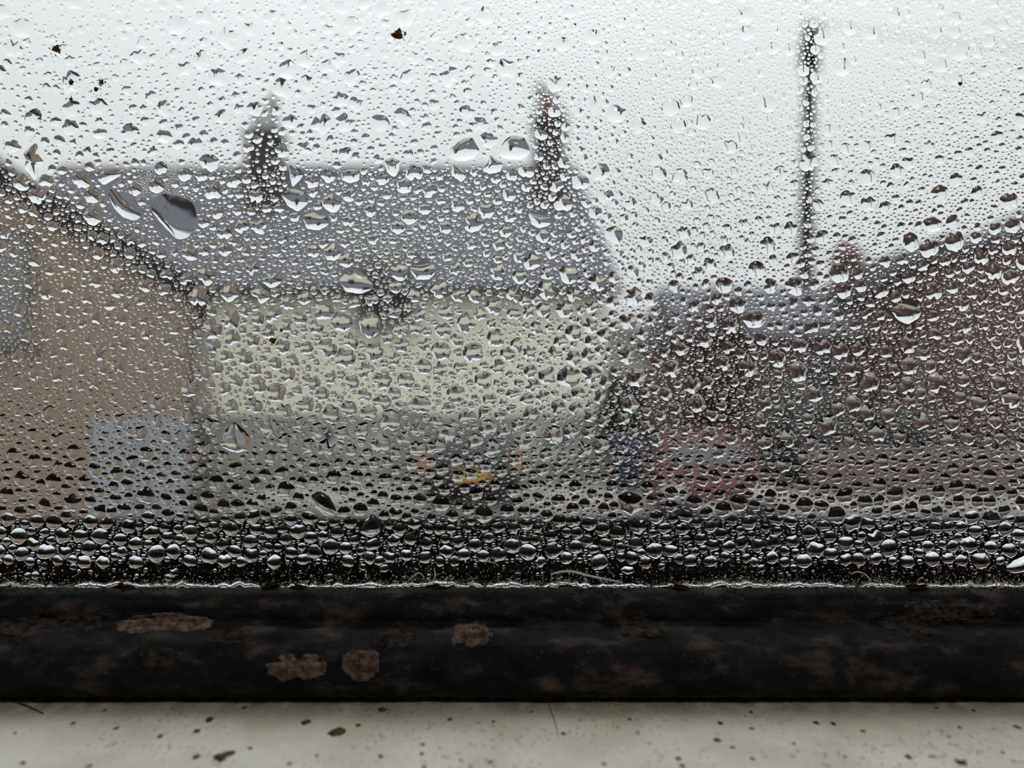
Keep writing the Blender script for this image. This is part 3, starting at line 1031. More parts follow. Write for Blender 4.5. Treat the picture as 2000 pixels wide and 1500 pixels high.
#            large                medium              small               tiny      (probability, radius range)
LAW = {0: [(.055, 12, 19), (.14, 6.0, 9.5), (.20, 3.2, 4.8), (.14, 1.4, 2.4)],
       1: [(.08, 11, 18), (.22, 5.5, 9.0), (.85, 2.8, 4.2), (.75, 1.4, 2.2)],
       2: [(.20, 11, 18), (.42, 6.5, 9.5), (.95, 3.6, 5.6), (.75, 1.4, 2.4)],
       3: [(.95, 12, 20), (.75, 6.5, 9.5), (.40, 3.4, 5.2), (.45, 1.2, 2.2)],
       4: [(.24, 10, 17), (.42, 6.0, 9.0), (.85, 3.2, 4.8), (.80, 1.3, 2.2)],
       5: [(.40, 10, 19), (.60, 6.5, 9.5), (.80, 3.2, 5.0), (.75, 1.3, 2.2)],
       6: [(.85, 10, 16), (.95, 7.0, 10), (.70, 3.6, 5.6), (.60, 1.3, 2.3)],
       7: [(1.0, 11, 16), (1.0, 7.5, 10), (.80, 3.8, 5.8), (.70, 1.3, 2.3)],
       8: [(.0, 9, 13), (.03, 6, 8), (.04, 3, 4.5), (.25, 1.0, 1.9)]}
TRIES = [17000, 38000, 118000, 145000]
PACK = [1.02, .99, 1.0, 1.02]
for cl in range(4):
    qx = rd.uniform(X0, X1, TRIES[cl]); qy_ = rd.uniform(Y0, Y1, TRIES[cl])
    qp = rd.random(TRIES[cl]); qr = rd.random(TRIES[cl])
    lump = vnoise(qx / 70 + 3, qy_ / 70 + 9)
    for t in range(TRIES[cl]):
        x, y = qx[t], qy_[t]
        z = zone(x, y)
        pr, ra, rb = LAW[z][cl]
        if z == 0 and cl > 0:
            pr *= .35 + .65 * min(1, max(0, (x + 60) / 700)) + .35 * min(1, max(0, y - 120) / 200)
        if cl < 2 and z in (1, 2):
            pr *= .35 + 1.3 * lump[t]
        if cl == 2 and 270 < x < 350 and 325 < y < 385:
            continue
        if qp[t] > pr:
            continue
        r = ra + (rb - ra) * qr[t] ** 1.6
        if z == 6 and cl < 2:
            r *= .85 + .25 * (y - 885) / 120
        if not fits(x, y, r, PACK[cl], r + 34):
            continue
        u = rd.random()
        high = min(1, max(0, (330 - y) / 330)) if z < 2 else 0
        if z < 2:
            ang = (30, 33, 36, 38)[cl] + 8 * u - 9 * high
            if z == 0 and x < 420:
                ang -= 5 * high
        else:
            ang = (42, 45, 46, 46)[cl] + 10 * u
        if z == 7:
            ang = 46 + 12 * u
        if z == 8:
            ang = 30 + 20 * u
        asp = 1 + rd.random() * (.55, .35, .18, .1)[cl]
        tilt = rd.uniform(-.9, .9) if z != 7 else rd.uniform(-.35, .35)
        rough = rd.uniform(.45, 1.0) if z in (2, 3, 4, 5) else rd.uniform(.35, .8)
        if z in (6, 7):
            rough *= .55
        put(x, y, r, cl, ang, asp, tilt, rough)

# fine mist patch with rub marks over the left of the roof
for t in range(2600):
    x = rd.normal(322, 26); y = rd.normal(352, 17)
    r = rd.uniform(.9, 1.7)
    if fits(x, y, r, 1.02, r + 34):
        put(x, y, r, 3, 46, 1.1, .4, .4)

dr = np.array([d[:8] for d in drops])


def outline_radii(i, th):
    """Radius of drop i for each angle, held back from its neighbours."""
    x, y, r, cl, ang, asp, tilt, rough = dr[i]
    if i < len(polys):
        A, c = polys[i]
        A = A - c
        out = np.full(len(th), 1e9)
        dx, dy_ = np.cos(th), np.sin(th)
        for p, q in zip(A, np.roll(A, -1, 0)):
            e = q - p
            den = dx * e[1] - dy_ * e[0]
            t = (p[0] * e[1] - p[1] * e[0]) / np.where(np.abs(den) < 1e-9, 1e-9, den)
            s = (p[0] * dy_ - p[1] * dx) / np.where(np.abs(den) < 1e-9, 1e-9, den)
            ok = (t > 0) & (s >= -1e-6) & (s <= 1 + 1e-6)
            out = np.where(ok & (t < out), t, out)
        out[out > 1e8] = r
        rr_ = np.random.default_rng(i)
        for kk in range(6, 15):
            out = out * (1 + .012 * np.cos(kk * th + rr_.uniform(0, 6.3)))
        return (out + np.roll(out, 1) + np.roll(out, -1)) / 3
    rr_ = np.random.default_rng(1000 + i)
    amp = (.15, .115, .06, .04)[int(cl)] * rough * 1.5
    m = np.ones(len(th))
    for kk in range(2, 8):
        m += amp * rr_.normal() / (1 + .25 * (kk - 2)) * np.cos(kk * th + rr_.uniform(0, 6.3))
    if cl < 1 and 560 < y < 830 and x < 820:
        m += .10 * rr_.normal() * np.cos(2 * th + rr_.uniform(0, 6.3)) + .08 * rr_.normal() * np.cos(3 * th + rr_.uniform(0, 6.3)) + .06 * rr_.normal() * np.cos(5 * th + rr_.uniform(0, 6.3))
    if cl < 1:
        for kk in range(8, 20):
            m += .018 * rough * rr_.normal() * np.cos(kk * th + rr_.uniform(0, 6.3))
    m = np.clip(m, .45, 1.75)
    ct, st = np.cos(th - tilt), np.sin(th - tilt)
    ell = 1 / np.sqrt((ct / math.sqrt(asp)) ** 2 + (st * math.sqrt(asp)) ** 2)
    out = r * m * ell * (1.16 if cl < 2 else 1.02)
    for j in near(x, y, r * 1.4 + 30):
        if j == i:
            continue
        q = dr[j]
        dx, dy_ = q[0] - x, q[1] - y
        L = math.hypot(dx, dy_)
        if L > r * 2 + q[2] * 1.5:
            continue
        t = max(L * r / (r + q[2]) - .45, r * .35)
        cc = (np.cos(th) * dx + np.sin(th) * dy_) / L
        lim = np.where(cc > .05, t / np.maximum(cc, .05), 1e9)
        out = -np.log(np.exp(-out * 1.2) + np.exp(-np.minimum(lim, 60) * 1.2)) / 1.2 if r > 3 else np.minimum(out, lim)
    return np.maximum(out, r * .3)


def drop_arrays(ids, nth, rings):
    """Vertices and faces of a batch of drops with the same resolution."""
    th = np.linspace(0, 2 * math.pi, nth, endpoint=False)
    n = len(ids)
    R = np.stack([outline_radii(i, th) for i in ids]) if n else np.zeros((0, nth))
    D_ = dr[ids]
    rho = np.sin(np.linspace(0, math.pi / 2, rings + 1))[1:]
    a = np.radians(D_[:, 4])[:, None]
    cap = np.sqrt(1 / np.sin(a) ** 2 - rho[None, :] ** 2) - np.cos(a) / np.sin(a)      # n, rings
    top = 1 / np.sin(a[:, 0]) - np.cos(a[:, 0]) / np.sin(a[:, 0])
    sag = D_[:, 2] * np.where(D_[:, 3] < 2, .14, .05)
    per = 1 + rings * nth + nth + 1
    V = np.zeros((n, per, 3))
    rm_ = D_[:, 2]
    # apex
    V[:, 0, 0] = D_[:, 0]; V[:, 0, 1] = D_[:, 1] + sag; V[:, 0, 2] = rm_ * top
    # inner contours grow rounder, so the surface stays smooth under a ragged outline
    F = np.fft.rfft(R, axis=1)
    keep_ = np.zeros(F.shape[1])
    keep_[:5] = (1, .85, .8, .45, .2)[:F.shape[1]]
    S = np.fft.irfft(F * keep_, nth, axis=1)
    S = np.minimum(S, R * 1.38)
    sky_ = D_[:, 1] < roofline(D_[:, 0])
    S = R + (S - R) * np.where(sky_, .55, 1.0)[:, None]
    for k_, p in enumerate(rho):
        s0 = 1 + k_ * nth
        Q = S * (1 - p * p) + R * p * p
        V[:, s0:s0 + nth, 0] = D_[:, :1] + Q * np.cos(th) * p
        V[:, s0:s0 + nth, 1] = D_[:, 1:2] + Q * np.sin(th) * p + (sag * (1 - p * p))[:, None]
        V[:, s0:s0 + nth, 2] = (rm_ * cap[:, k_])[:, None]
    b0 = 1 + rings * nth
    V[:, b0:b0 + nth] = V[:, 1 + (rings - 1) * nth:1 + rings * nth]
    V[:, b0 + nth, 0] = D_[:, 0]; V[:, b0 + nth, 1] = D_[:, 1]
    W_ = np.empty_like(V)
    W_[..., 0] = (V[..., 0] - 1000) * U
    W_[..., 1] = BACK - V[..., 2] * U
    W_[..., 2] = (750 - V[..., 1]) * U
    j = np.arange(nth); jn = (j + 1) % nth
    tri = [np.stack([np.zeros(nth, int), 1 + j, 1 + jn], 1)]
    tri.append(np.stack([np.full(nth, b0 + nth), b0 + jn, b0 + j], 1))
    tri = np.concatenate(tri)
    qd = [np.stack([1 + k_ * nth + j, 1 + (k_ + 1) * nth + j, 1 + (k_ + 1) * nth + jn, 1 + k_ * nth + jn], 1) for k_ in range(rings - 1)]
    qd = np.concatenate(qd) if qd else np.zeros((0, 4), int)
    tri = tri[:, ::-1]
    qd = qd[:, ::-1]
    off = np.arange(n) * per
    return W_, (tri[None] + off[:, None, None]).reshape(-1, 3), (qd[None] + off[:, None, None]).reshape(-1, 4), per, tri, qd


# --- the 300 largest in view are objects of their own
inview = [i for i in range(len(dr)) if -5 < dr[i, 0] < 2005 and -5 < dr[i, 1] < 1130]
byman = list(range(len(polys)))
rest = sorted([i for i in inview if i >= len(polys)], key=lambda i: -dr[i, 2])
big = byman + rest[:300 - len(byman)]
ORD = ['largest', 'second largest', 'third largest', 'fourth largest', 'fifth largest', 'sixth largest', 'seventh largest', 'eighth largest',
       'ninth largest', 'tenth largest', 'eleventh largest', 'twelfth largest', 'thirteenth largest', 'fourteenth largest', 'fifteenth largest',
       'sixteenth largest', 'seventeenth largest', 'eighteenth largest', 'nineteenth largest', 'twentieth largest']


def place(x, y):
    z = zone(x, y)
    third = lambda v, a, b, names: names[min(len(names) - 1, max(0, int((v - a) / (b - a) * len(names))))]
    if z in (0, 1):
        row = third(y, 0, 480, ['top of the sky', 'middle of the sky', 'sky low down'])
        cl_ = third(x, 0, 2000, ['at the far left', 'above the left chimney', 'between the chimneys', 'right of the red chimney', 'beside the tall pole', 'at the far right'])
        return 'in the %s, %s' % (row, cl_), 'large drops over the sky'
    if z == 2:
        return 'over the slate roof, ' + third(x, 0, 1200, ['far left', 'below the left chimney', 'left of middle', 'right of middle', 'towards the red chimney', 'right end']), 'large drops over the slate roof'
    if z == 3:
        if y > 815:
            return 'over the grey lower wall, ' + third(x, 400, 1200, ['left end', 'by the small window', 'by the dark car', 'right end']), 'large drops over the lower wall'
        row = third(y, 560, 815, ['upper', 'middle', 'lower'])
        return 'over the %s cream wall, %s' % (row, third(x, 400, 1200, ['left end', 'left of middle', 'below the dormer', 'right of middle', 'right end'])), 'large drops over the cream wall'
    if z == 4:
        row = third(y, 400, 885, ['upper', 'middle', 'lower'])
        return 'over the %s brown brick house, %s' % (row, third(x, 0, 392, ['left', 'centre', 'right'])), 'large drops over the brown brick house'
    if z == 5:
        row = third(y, 480, 885, ['upper', 'middle', 'lower'])
        return 'over the %s right hand houses, %s' % (row, third(x, 1200, 2000, ['by the cream house', 'by the red car', 'below the pole', 'under the gable', 'at the edge'])), 'large drops over the houses on the right'
    if z == 6:
        return 'just above the black upstand, ' + third(x, 0, 2000, ['far left', 'under the blue grey door', 'left of centre', 'at the centre', 'under the dark car', 'right of centre', 'under the brick wall', 'far right']), 'large drops above the upstand'
    return 'against the black upstand, ' + third(x, 0, 2000, ['far left', 'left', 'left of centre', 'at the centre', 'right of centre', 'under the red car', 'right', 'far right']), 'large drops against the upstand'


cells = {}
for i in big[len(byman):]:
    w_, grp = place(dr[i, 0], dr[i, 1])
    cells.setdefault((w_, grp), []).append(i)
names = {}
for (w_, grp), ids in cells.items():
    ids.sort(key=lambda i: -dr[i, 2])
    for n_, i in enumerate(ids):
        names[i] = ('%s drop %s' % (ORD[min(n_, 19)], w_), grp)
for i in byman:
    names[i] = (MANUAL[i][2], 'drops of unusual shape')

NTH, NR = 52, 10
Wb, _, _, per, tri1, qd1 = drop_arrays(np.array(big), NTH, NR)
for n_, i in enumerate(big):
    c0 = Vector(((dr[i, 0] - 1000) * U, BACK, (750 - dr[i, 1]) * U))
    me = np_mesh('water_drop', Wb[n_] - np.array(c0), [tri1, qd1])
    me.materials.append(M['water'])
    me.materials.append(M['water_back'])
    me.polygons.foreach_set('material_index', np.concatenate([np.zeros(NTH, int), np.ones(NTH, int), np.zeros(len(qd1), int)]))
    o = link('water_drop', me, M['water'])
    o.location = c0
    tag(o, names[i][0], 'water drop', names[i][1])

# --- everything smaller: real geometry, one object
bigset = set(big)
vs, fs, mi = [], [], []
base = 0
seen = (dr[:, 0] > -60) & (dr[:, 0] < 2060) & (dr[:, 1] > -60)
for cl, nth, rings, vis in ((0, 28, 7, True), (1, 22, 5, True), (2, 11, 4, True), (3, 8, 3, True),
                            (0, 22, 5, False), (1, 14, 4, False), (2, 9, 3, False), (3, 6, 2, False)):
    ids = np.array([i for i in range(len(dr)) if dr[i, 3] == cl and seen[i] == vis and i not in bigset])
    if not len(ids):
        continue
    w_, t_, q_, per, _, _ = drop_arrays(ids, nth, rings)
    vs.append(w_.reshape(-1, 3))
    fs.append(t_ + base)
    fs.append(q_ + base)
    mi += [np.tile(np.repeat([0, 1], nth), len(ids)), np.zeros(len(q_), int)]
    base += len(ids) * per
fme = np_mesh('fine_droplets', np.concatenate(vs), fs)
fme.materials.append(M['water'])
fme.materials.append(M['water_back'])
fme.polygons.foreach_set('material_index', np.concatenate(mi))
fine = link('fine_droplets', fme, M['water'])
tag(fine, 'countless small water droplets misting the whole window pane', 'droplets', kind='stuff')
print('drops', len(dr), 'tris', sum(len(f) * (f.shape[1] - 2) for f in fs))

# ------------------------------------------------------------------ wet edge and grime along the seal
xs = np.arange(-.13, .13, .00018)
nx = len(xs)
edge = -.02060 + fbm(xs * 330, xs * 0 + 1.5, 6) * .0010 + np.abs(fbm(xs * 800, xs * 0 + 8.5, 4)) * .0016 + fbm(xs * 3000, xs * 0 + 5.5, 2) * .00025
wid = .00006 + .00030 * np.clip(vnoise(xs * 700, xs * 0 + 7.2) * 1.2 - .1, 0, 1) + .00012 * vnoise(xs * 2600, xs * 0 + 2.2)
seg = 8
V = np.zeros((nx, seg, 3))
for k_ in range(seg):
    t = math.pi * k_ / (seg - 1)
    V[:, k_, 0] = xs
    V[:, k_, 1] = BACK - np.sin(t) * wid * 1.1
    V[:, k_, 2] = edge + np.cos(t) * wid * .8
idx = np.arange(nx * seg).reshape(nx, seg)
quads = np.stack([idx[:-1, :-1], idx[:-1, 1:], idx[1:, 1:], idx[1:, :-1]], -1).reshape(-1, 4)
back = np.stack([idx[:-1, 0], idx[1:, 0], idx[1:, -1], idx[:-1, -1]], -1)
tag(link('water_bead', np_mesh('water_bead', V.reshape(-1, 3), [quads, back]), M['water']),
    'ragged bright line of water lying along the top of the black seal', 'water')


def translucent(name, color, amount):
    m = bpy.data.materials.new(name)
    m.use_nodes = True
    nt = m.node_tree
    nt.nodes.clear()
    o = nt.nodes.new('ShaderNodeOutputMaterial')
    d = nt.nodes.new('ShaderNodeBsdfDiffuse')
    t = nt.nodes.new('ShaderNodeBsdfTranslucent')
    mx = nt.nodes.new('ShaderNodeMixShader')
    mx.inputs[0].default_value = amount
    d.inputs['Color'].default_value = (*color, 1)
    t.inputs['Color'].default_value = (*color, 1)
    nt.links.new(d.outputs[0], mx.inputs[1])
    nt.links.new(t.outputs[0], mx.inputs[2])
    nt.links.new(mx.outputs[0], o.inputs[0])
    return m


M['scale'] = translucent('limescale', (0.80, 0.76, 0.68), .6)
M['grime'] = translucent('brown_grime', (0.045, 0.027, 0.02), .3)
M['stain'] = translucent('brown_stain', (0.30, 0.17, 0.06), .5)
M['lint'] = translucent('lint', (0.72, 0.69, 0.66), .5)
M['lint_grey'] = translucent('lint_grey', (0.30, 0.28, 0.27), .4)
M['hair'] = mat('dark_hair', (0.05, 0.04, 0.03), .5, .4)
M['dust'] = mat('dust', (0.24, 0.165, 0.145), 1.0, 0.1, (1500, (0.075, 0.052, 0.047), 0.38, 0.64), (2500, .8, .0002))
M['dust_grey'] = mat('dust_grey', (0.075, 0.060, 0.052), 1.0, 0.1, (1500, (0.02, 0.017, 0.016), 0.38, 0.64), (2500, .8, .0002))
M['mildew'] = mat('mildew', (0.07, 0.055, 0.035), .9, .1, (3000, (0.16, 0.125, 0.07), .45, .65))
M['bug'] = mat('insect_brown', (0.10, 0.05, 0.022), .6, .3)

# crust of limescale crumbs: far too many to count
r = np.random.default_rng(5)
n = 32000
cx = r.uniform(-.125, .125, n)
e_ = np.interp(cx, xs, edge)
dens = vnoise(cx * 260, cx * 0 + 4.4)
keep = r.random(n) < .25 + dens
cx, e_ = cx[keep], e_[keep]
n = len(cx)
hz = e_ + r.exponential(.00020 + .00025 * vnoise(cx * 240, cx * 0 + 9.4), n) - .00008
sz_ = r.uniform(.00002, .00010, n) * np.where(r.random(n) < .08, 1.6, 1)
dirs = r.normal(size=(n, 4, 3))
dirs /= np.linalg.norm(dirs, axis=2, keepdims=True)
c = np.stack([cx, -np.minimum(r.exponential(.00012, n), .0005) - .00011, hz], 1)
v = (c[:, None, :] + dirs * sz_[:, None, None]).reshape(-1, 3)
b4 = np.arange(n)[:, None] * 4
f = np.concatenate([b4 + np.array([q]) for q in ((0, 1, 2), (0, 2, 3), (0, 3, 1), (1, 3, 2))])
tag(link('limescale_crust', np_mesh('limescale_crust', v, [f], False), M['scale']),
    'pale crumbly limescale crust along the bottom of the glass', 'limescale', kind='stuff')


# dark crumbs along the lip of the rubber, in front of the wet line
n = 7000
cx = r.uniform(-.125, .125, n)
e_ = np.interp(cx, xs, edge)
dens = vnoise(cx * 190, cx * 0 + 14.4)
keep = r.random(n) < .15 + dens
cx, e_ = cx[keep], e_[keep]
n = len(cx)
yy = -.0004 - r.random(n) ** 1.5 * .0022
c = np.stack([cx, yy, np.interp(-yy, [0, .001, .0021, .0032], [-.0206, -.02055, -.0208, -.0216]) + r.random(n) * .00010], 1)
sz_ = r.uniform(.00004, .00016, n)
dirs = r.normal(size=(n, 4, 3))
dirs /= np.linalg.norm(dirs, axis=2, keepdims=True)
v = (c[:, None, :] + dirs * sz_[:, None, None]).reshape(-1, 3)
b4 = np.arange(n)[:, None] * 4
f = np.concatenate([b4 + np.array([q]) for q in ((0, 1, 2), (0, 2, 3), (0, 3, 1), (1, 3, 2))])
tag(link('grime_crumbs', np_mesh('grime_crumbs', v, [f], False), M['grime']),
    'dark brown crumbs of grime along the upper lip of the seal', 'grime', kind='stuff')

# short lint fibres caught all over the rubber
n = 650
fx = r.uniform(-.12, .12, n)
fs_ = r.uniform(3.0, 12.0, n)
p0, nr = seal_surface(fx, fs_)
p0 = p0 + nr * .00008
d = r.normal(size=(n, 3)) * np.array([1, .5, .6])
d /= np.linalg.norm(d, axis=1, keepdims=True)
d -= nr * np.sum(d * nr, 1, keepdims=True)
L = r.uniform(.00015, .0008, n)[:, None]
w_ = np.cross(d, nr) * .000009
mid = p0 + d * L * .5 + nr * r.uniform(0, .00015, n)[:, None]
end = p0 + d * L
v = np.stack([p0 - w_, p0 + w_, mid - w_, mid + w_, end - w_ * .5, end + w_ * .5], 1).reshape(-1, 3)
b6 = np.arange(n)[:, None] * 6
f = np.concatenate([b6 + np.array([q]) for q in ((0, 1, 3, 2), (2, 3, 5, 4))])
tag(link('lint_fuzz', np_mesh('lint_fuzz', v, [f], False), M['lint_grey']),
    'fine pale lint fibres caught all over the black seal', 'lint', kind='stuff')


# lumps of brown grime and dust on the rubber
def seal_hit(px, py):
    """Profile parameter and x of the rubber point seen at a photo pixel."""
    A = np.array(SEAL)
    prof = 750 - A[:, 1] / (A[:, 0] + DC) * FPX
    s = 3.0
    for i in range(2, len(SEAL) - 1):
        if prof[i] <= py <= prof[i + 1]:
            s = i + (py - prof[i]) / (prof[i + 1] - prof[i])
            break
    dpt = np.interp(s, np.arange(len(SEAL)), A[:, 0]) + DC
    return (px - 1000) / FPX * dpt, s


def clump(label, px, py, w, h, material, seed, height=.0006):
    nu, nv = 64, 32
    x_, s_ = seal_hit(px, py)
    _, s0 = seal_hit(px, py - h / 2)
    _, s1 = seal_hit(px, py + h / 2)
    rx = w / 2 * .00005
    uu = np.linspace(-1, 1, nu); vv = np.linspace(-1, 1, nv)
    A, B = np.meshgrid(uu, vv, indexing='ij')
    X_ = x_ + A * rx
    S_ = s_ + np.where(B < 0, (s_ - s0) * B, (s1 - s_) * B)
    pt_, nr = seal_surface(X_, S_)
    q = 1 - A ** 2 - B ** 2 + 2.2 * fbm(A * 2.2 + seed * 3.7, B * 2.2 + seed, 5)
    hgt = np.clip(q, 0, 1) ** .6 * height * .40 * (.35 + .8 * vnoise(A * 6 + seed, B * 6 + 2 * seed) + .8 * vnoise(A * 25 + seed, B * 17 + 2 * seed)) - .00004
    pt_ = pt_ + nr * hgt[..., None]
    idx = np.arange(nu * nv).reshape(nu, nv)
    quads = np.stack([idx[:-1, :-1], idx[:-1, 1:], idx[1:, 1:], idx[1:, :-1]], -1).reshape(-1, 4)
    hq = q.reshape(-1)
    quads = quads[(hq[quads] > 0).any(1)]
    used, invx = np.unique(quads, return_inverse=True)
    P_ = pt_.reshape(-1, 3)[used]
    nq = np.array([0, nr[..., 1].mean(), nr[..., 2].mean()])
    # a skirt under the lump gives it a closed underside
    Pb = P_ - nq * .0003
    q2 = invx.reshape(quads.shape)
    rg = np.random.default_rng(seed + 40)
    N = 2600
    ii = rg.integers(0, nu, N); jj = rg.integers(0, nv, N)
    kp = rg.random(N) < np.clip(q[ii, jj] + .16, 0, 1) ** .8
    ii, jj = ii[kp], jj[kp]
    N = len(ii)
    cc = pt_[ii, jj] + nr[ii, jj] * (np.clip(q[ii, jj], .1, 1) * height * rg.random(N) ** 2 * .9)[:, None]
    cc[:, 0] += rg.normal(size=N) * rx * .03
    dd = rg.normal(size=(N, 4, 3))
    dd /= np.linalg.norm(dd, axis=2, keepdims=True)
    stretch = np.where(rg.random(N) < .25, 3.0, 1.0)[:, None, None]
    dd = dd + (stretch - 1) * dd[:, :1] * np.array([1, -1, 0, 0])[None, :, None] * .8
    cv = (cc[:, None] + dd * rg.uniform(.000012, .000042, N)[:, None, None]).reshape(-1, 3)
    b4_ = np.arange(N)[:, None] * 4 + 2 * len(P_)
    cf = np.concatenate([b4_ + np.array([t4]) for t4 in ((0, 1, 2), (0, 2, 3), (0, 3, 1), (1, 3, 2))])
    dme = np_mesh('dust_clump', np.concatenate([P_, Pb, cv]), [q2, q2[:, ::-1] + len(P_), cf], False)
    o = link('dust_clump', dme, M[material])
    return tag(o, label, 'dust', 'dust clumps on the black seal')


for a in [('pinkish dust ridge on the seal, longest one at left', 325, 1216, 190, 40, 'dust', 1, .0009),
          ('grey brown dust clump on the seal at the far left', 60, 1222, 110, 40, 'dust_grey', 2, .0007),
          ('small grey brown dust clump between the left one and the pinkish ridge', 165, 1218, 80, 34, 'dust_grey', 3, .0007),
          ('pinkish dust clump low on the seal, left one of the fuzzy pair', 578, 1302, 110, 52, 'dust', 4, .0009),
          ('round pinkish dust ball low on the seal, right one of the fuzzy pair', 705, 1296, 66, 62, 'dust', 5, .0012),
          ('fuzzy brown dust clump in the middle of the seal', 925, 1243, 80, 46, 'dust', 6, .0009),
          ('faint grey dust smear left of the middle clump', 770, 1245, 90, 36, 'dust_grey', 7, .0005),
          ('faint brown dust patch on the seal right of centre', 1250, 1225, 110, 40, 'dust_grey', 8, .0005),
          ('grey brown dust clump on the right part of the seal', 1765, 1222, 90, 40, 'dust_grey', 9, .0008),
          ('long brown grime smear high on the seal at the far right', 1850, 1192, 170, 50, 'dust_grey', 10, .0006),
          ('small dust patch on the seal between the pinkish ridge and fuzzy pair', 315, 1285, 80, 36, 'dust_grey', 11, .0006),
          ('pale dust patch on the seal right of the ridge', 440, 1245, 90, 30, 'dust_grey', 12, .0005)]:
    clump(*a)


# lumps of brown grime sticking up through the wet line
def lump(name, c, rx, ry_, rz_, seed, n1=14, n2=9, rough=.5, flat=False):
    th = np.linspace(0, 2 * math.pi, n1, endpoint=False)
    ph = np.linspace(0, math.pi, n2)
    A, B = np.meshgrid(th, ph, indexing='ij')
    k_ = 1 + rough * (fbm(np.cos(A) * np.sin(B) * 2 + seed * 1.7 + 5, np.sin(A) * np.sin(B) * 2 + np.cos(B) * 1.7 + seed, 3) * 2)
    z_ = np.cos(B) * k_
    if flat:
        z_ = np.maximum(z_, -.15)
    v = np.stack([c[0] + np.cos(A) * np.sin(B) * rx * k_, c[1] + np.sin(A) * np.sin(B) * ry_ * k_, c[2] + z_ * rz_], -1)
    idx = np.arange(n1 * n2).reshape(n1, n2)
    nxt = np.roll(idx, -1, 0)
    q = np.stack([idx[:, :-1], idx[:, 1:], nxt[:, 1:], nxt[:, :-1]], -1).reshape(-1, 4)
    return np_mesh(name, v.reshape(-1, 3), [q])


for (px, py, w, lab) in [(248, 1143, 46, 'brown grime lump on the wet line at the left'), (530, 1138, 34, 'dark grime lump on the wet line, left of centre'),
                         (590, 1143, 30, 'small reddish grime lump just right of the dark one'), (850, 1141, 40, 'brown grime lump on the wet line at the centre'),
                         (1320, 1143, 46, 'brown grime lump on the wet line, right of centre'), (1780, 1140, 40, 'brown grime lump on the wet line at the right')]:
    m_ = lump('grime_lump', ((px - 1000) * U, -.0006, (750 - py) * U - .0002), w * U * .4, .0004, .00032, px, 30, 18, 1.8)
    tag(link('grime_lump', m_, M['grime']), lab, 'grime', 'grime lumps on the wet line')


# lint and hairs
def hair(name, label, cat, pts_, rad, material, grp=None):
    pts_ = [Vector(p) for p in pts_]
    out = []
    nP = len(pts_)
    for i in range(nP - 1):
        p0, p1, p2, p3 = pts_[max(i - 1, 0)], pts_[i], pts_[i + 1], pts_[min(i + 2, nP - 1)]
        for t in np.linspace(0, 1, 7)[:-1]:
            out.append(.5 * ((2 * p1) + (p2 - p0) * t + (2 * p0 - 5 * p1 + 4 * p2 - p3) * t * t + (3 * p1 - p0 - 3 * p2 + p3) * t ** 3))
    out.append(pts_[-1])
    rs = [rad * (.5 + .5 * math.sin(math.pi * min(1, max(0, i / (len(out) - 1) * .9 + .05)))) for i in range(len(out))]
    return tag(MB().tube(out, rs, 6).build(name, M[material], None, True), label, cat, grp)


def on_glass(lst, off=-.00015):
    return [((x - 1000) * U, off, (750 - y) * U) for x, y in lst]


hair('lint_fibre', 'thick pale fibre lying above the wet line, right of centre', 'fibre',
     on_glass([(1076, 1121), (1095, 1116), (1120, 1116), (1150, 1124), (1185, 1131), (1215, 1137)]), .00012, 'lint', 'fibres on the glass')
hair('lint_fibre', 'fine curled fibre left of the thick pale one', 'fibre',
     on_glass([(944, 1094), (955, 1097), (967, 1099), (974, 1106)]), .00004, 'lint', 'fibres on the glass')
hair('lint_fibre', 'small curl of lint on the wet line left of centre', 'fibre',
     on_glass([(806, 1128), (814, 1119), (824, 1121), (829, 1131)]), .00005, 'lint', 'fibres on the glass')
hair('lint_fibre', 'tuft fibre standing on the wet line at the centre', 'fibre',
     on_glass([(846, 1134), (850, 1122), (848, 1108)]), .00006, 'lint', 'fibres on the glass')
hair('lint_fibre', 'looped fibre above the wet line at the right', 'fibre',
     on_glass([(1660, 1121), (1675, 1116), (1690, 1122), (1700, 1134)]), .00006, 'lint', 'fibres on the glass')
hair('lint_fibre', 'curved pale fibre across the biggest drop on the left', 'fibre',
     on_glass([(330, 350), (343, 375), (342, 392), (330, 412), (316, 432)], -.0012), .000035, 'lint', 'fibres on the glass')
hair('lint_fibre', 'slanting white scratch of lint left of the biggest drop', 'fibre',
     on_glass([(252, 342), (264, 372), (280, 408), (306, 428), (326, 448), (342, 464)], -.0011), .00004, 'lint', 'fibres on the glass')


def on_rail(lst, up=.0001):
    return [rail_pt(x, y) + Vector((0, 0, up)) for x, y in lst]


hair('dark_hair', 'dark hair lying on the white frame at the far left', 'hair', on_rail([(-60, 1352 + 12), (10, 1368), (50, 1380), (85, 1396)]), .00009, 'hair', 'hairs on the frame')
hair('dark_hair', 'thin hair on the white frame near the middle', 'hair', on_rail([(1068, 1366), (1075, 1388), (1084, 1412), (1090, 1440)]), .00003, 'hair', 'hairs on the frame')

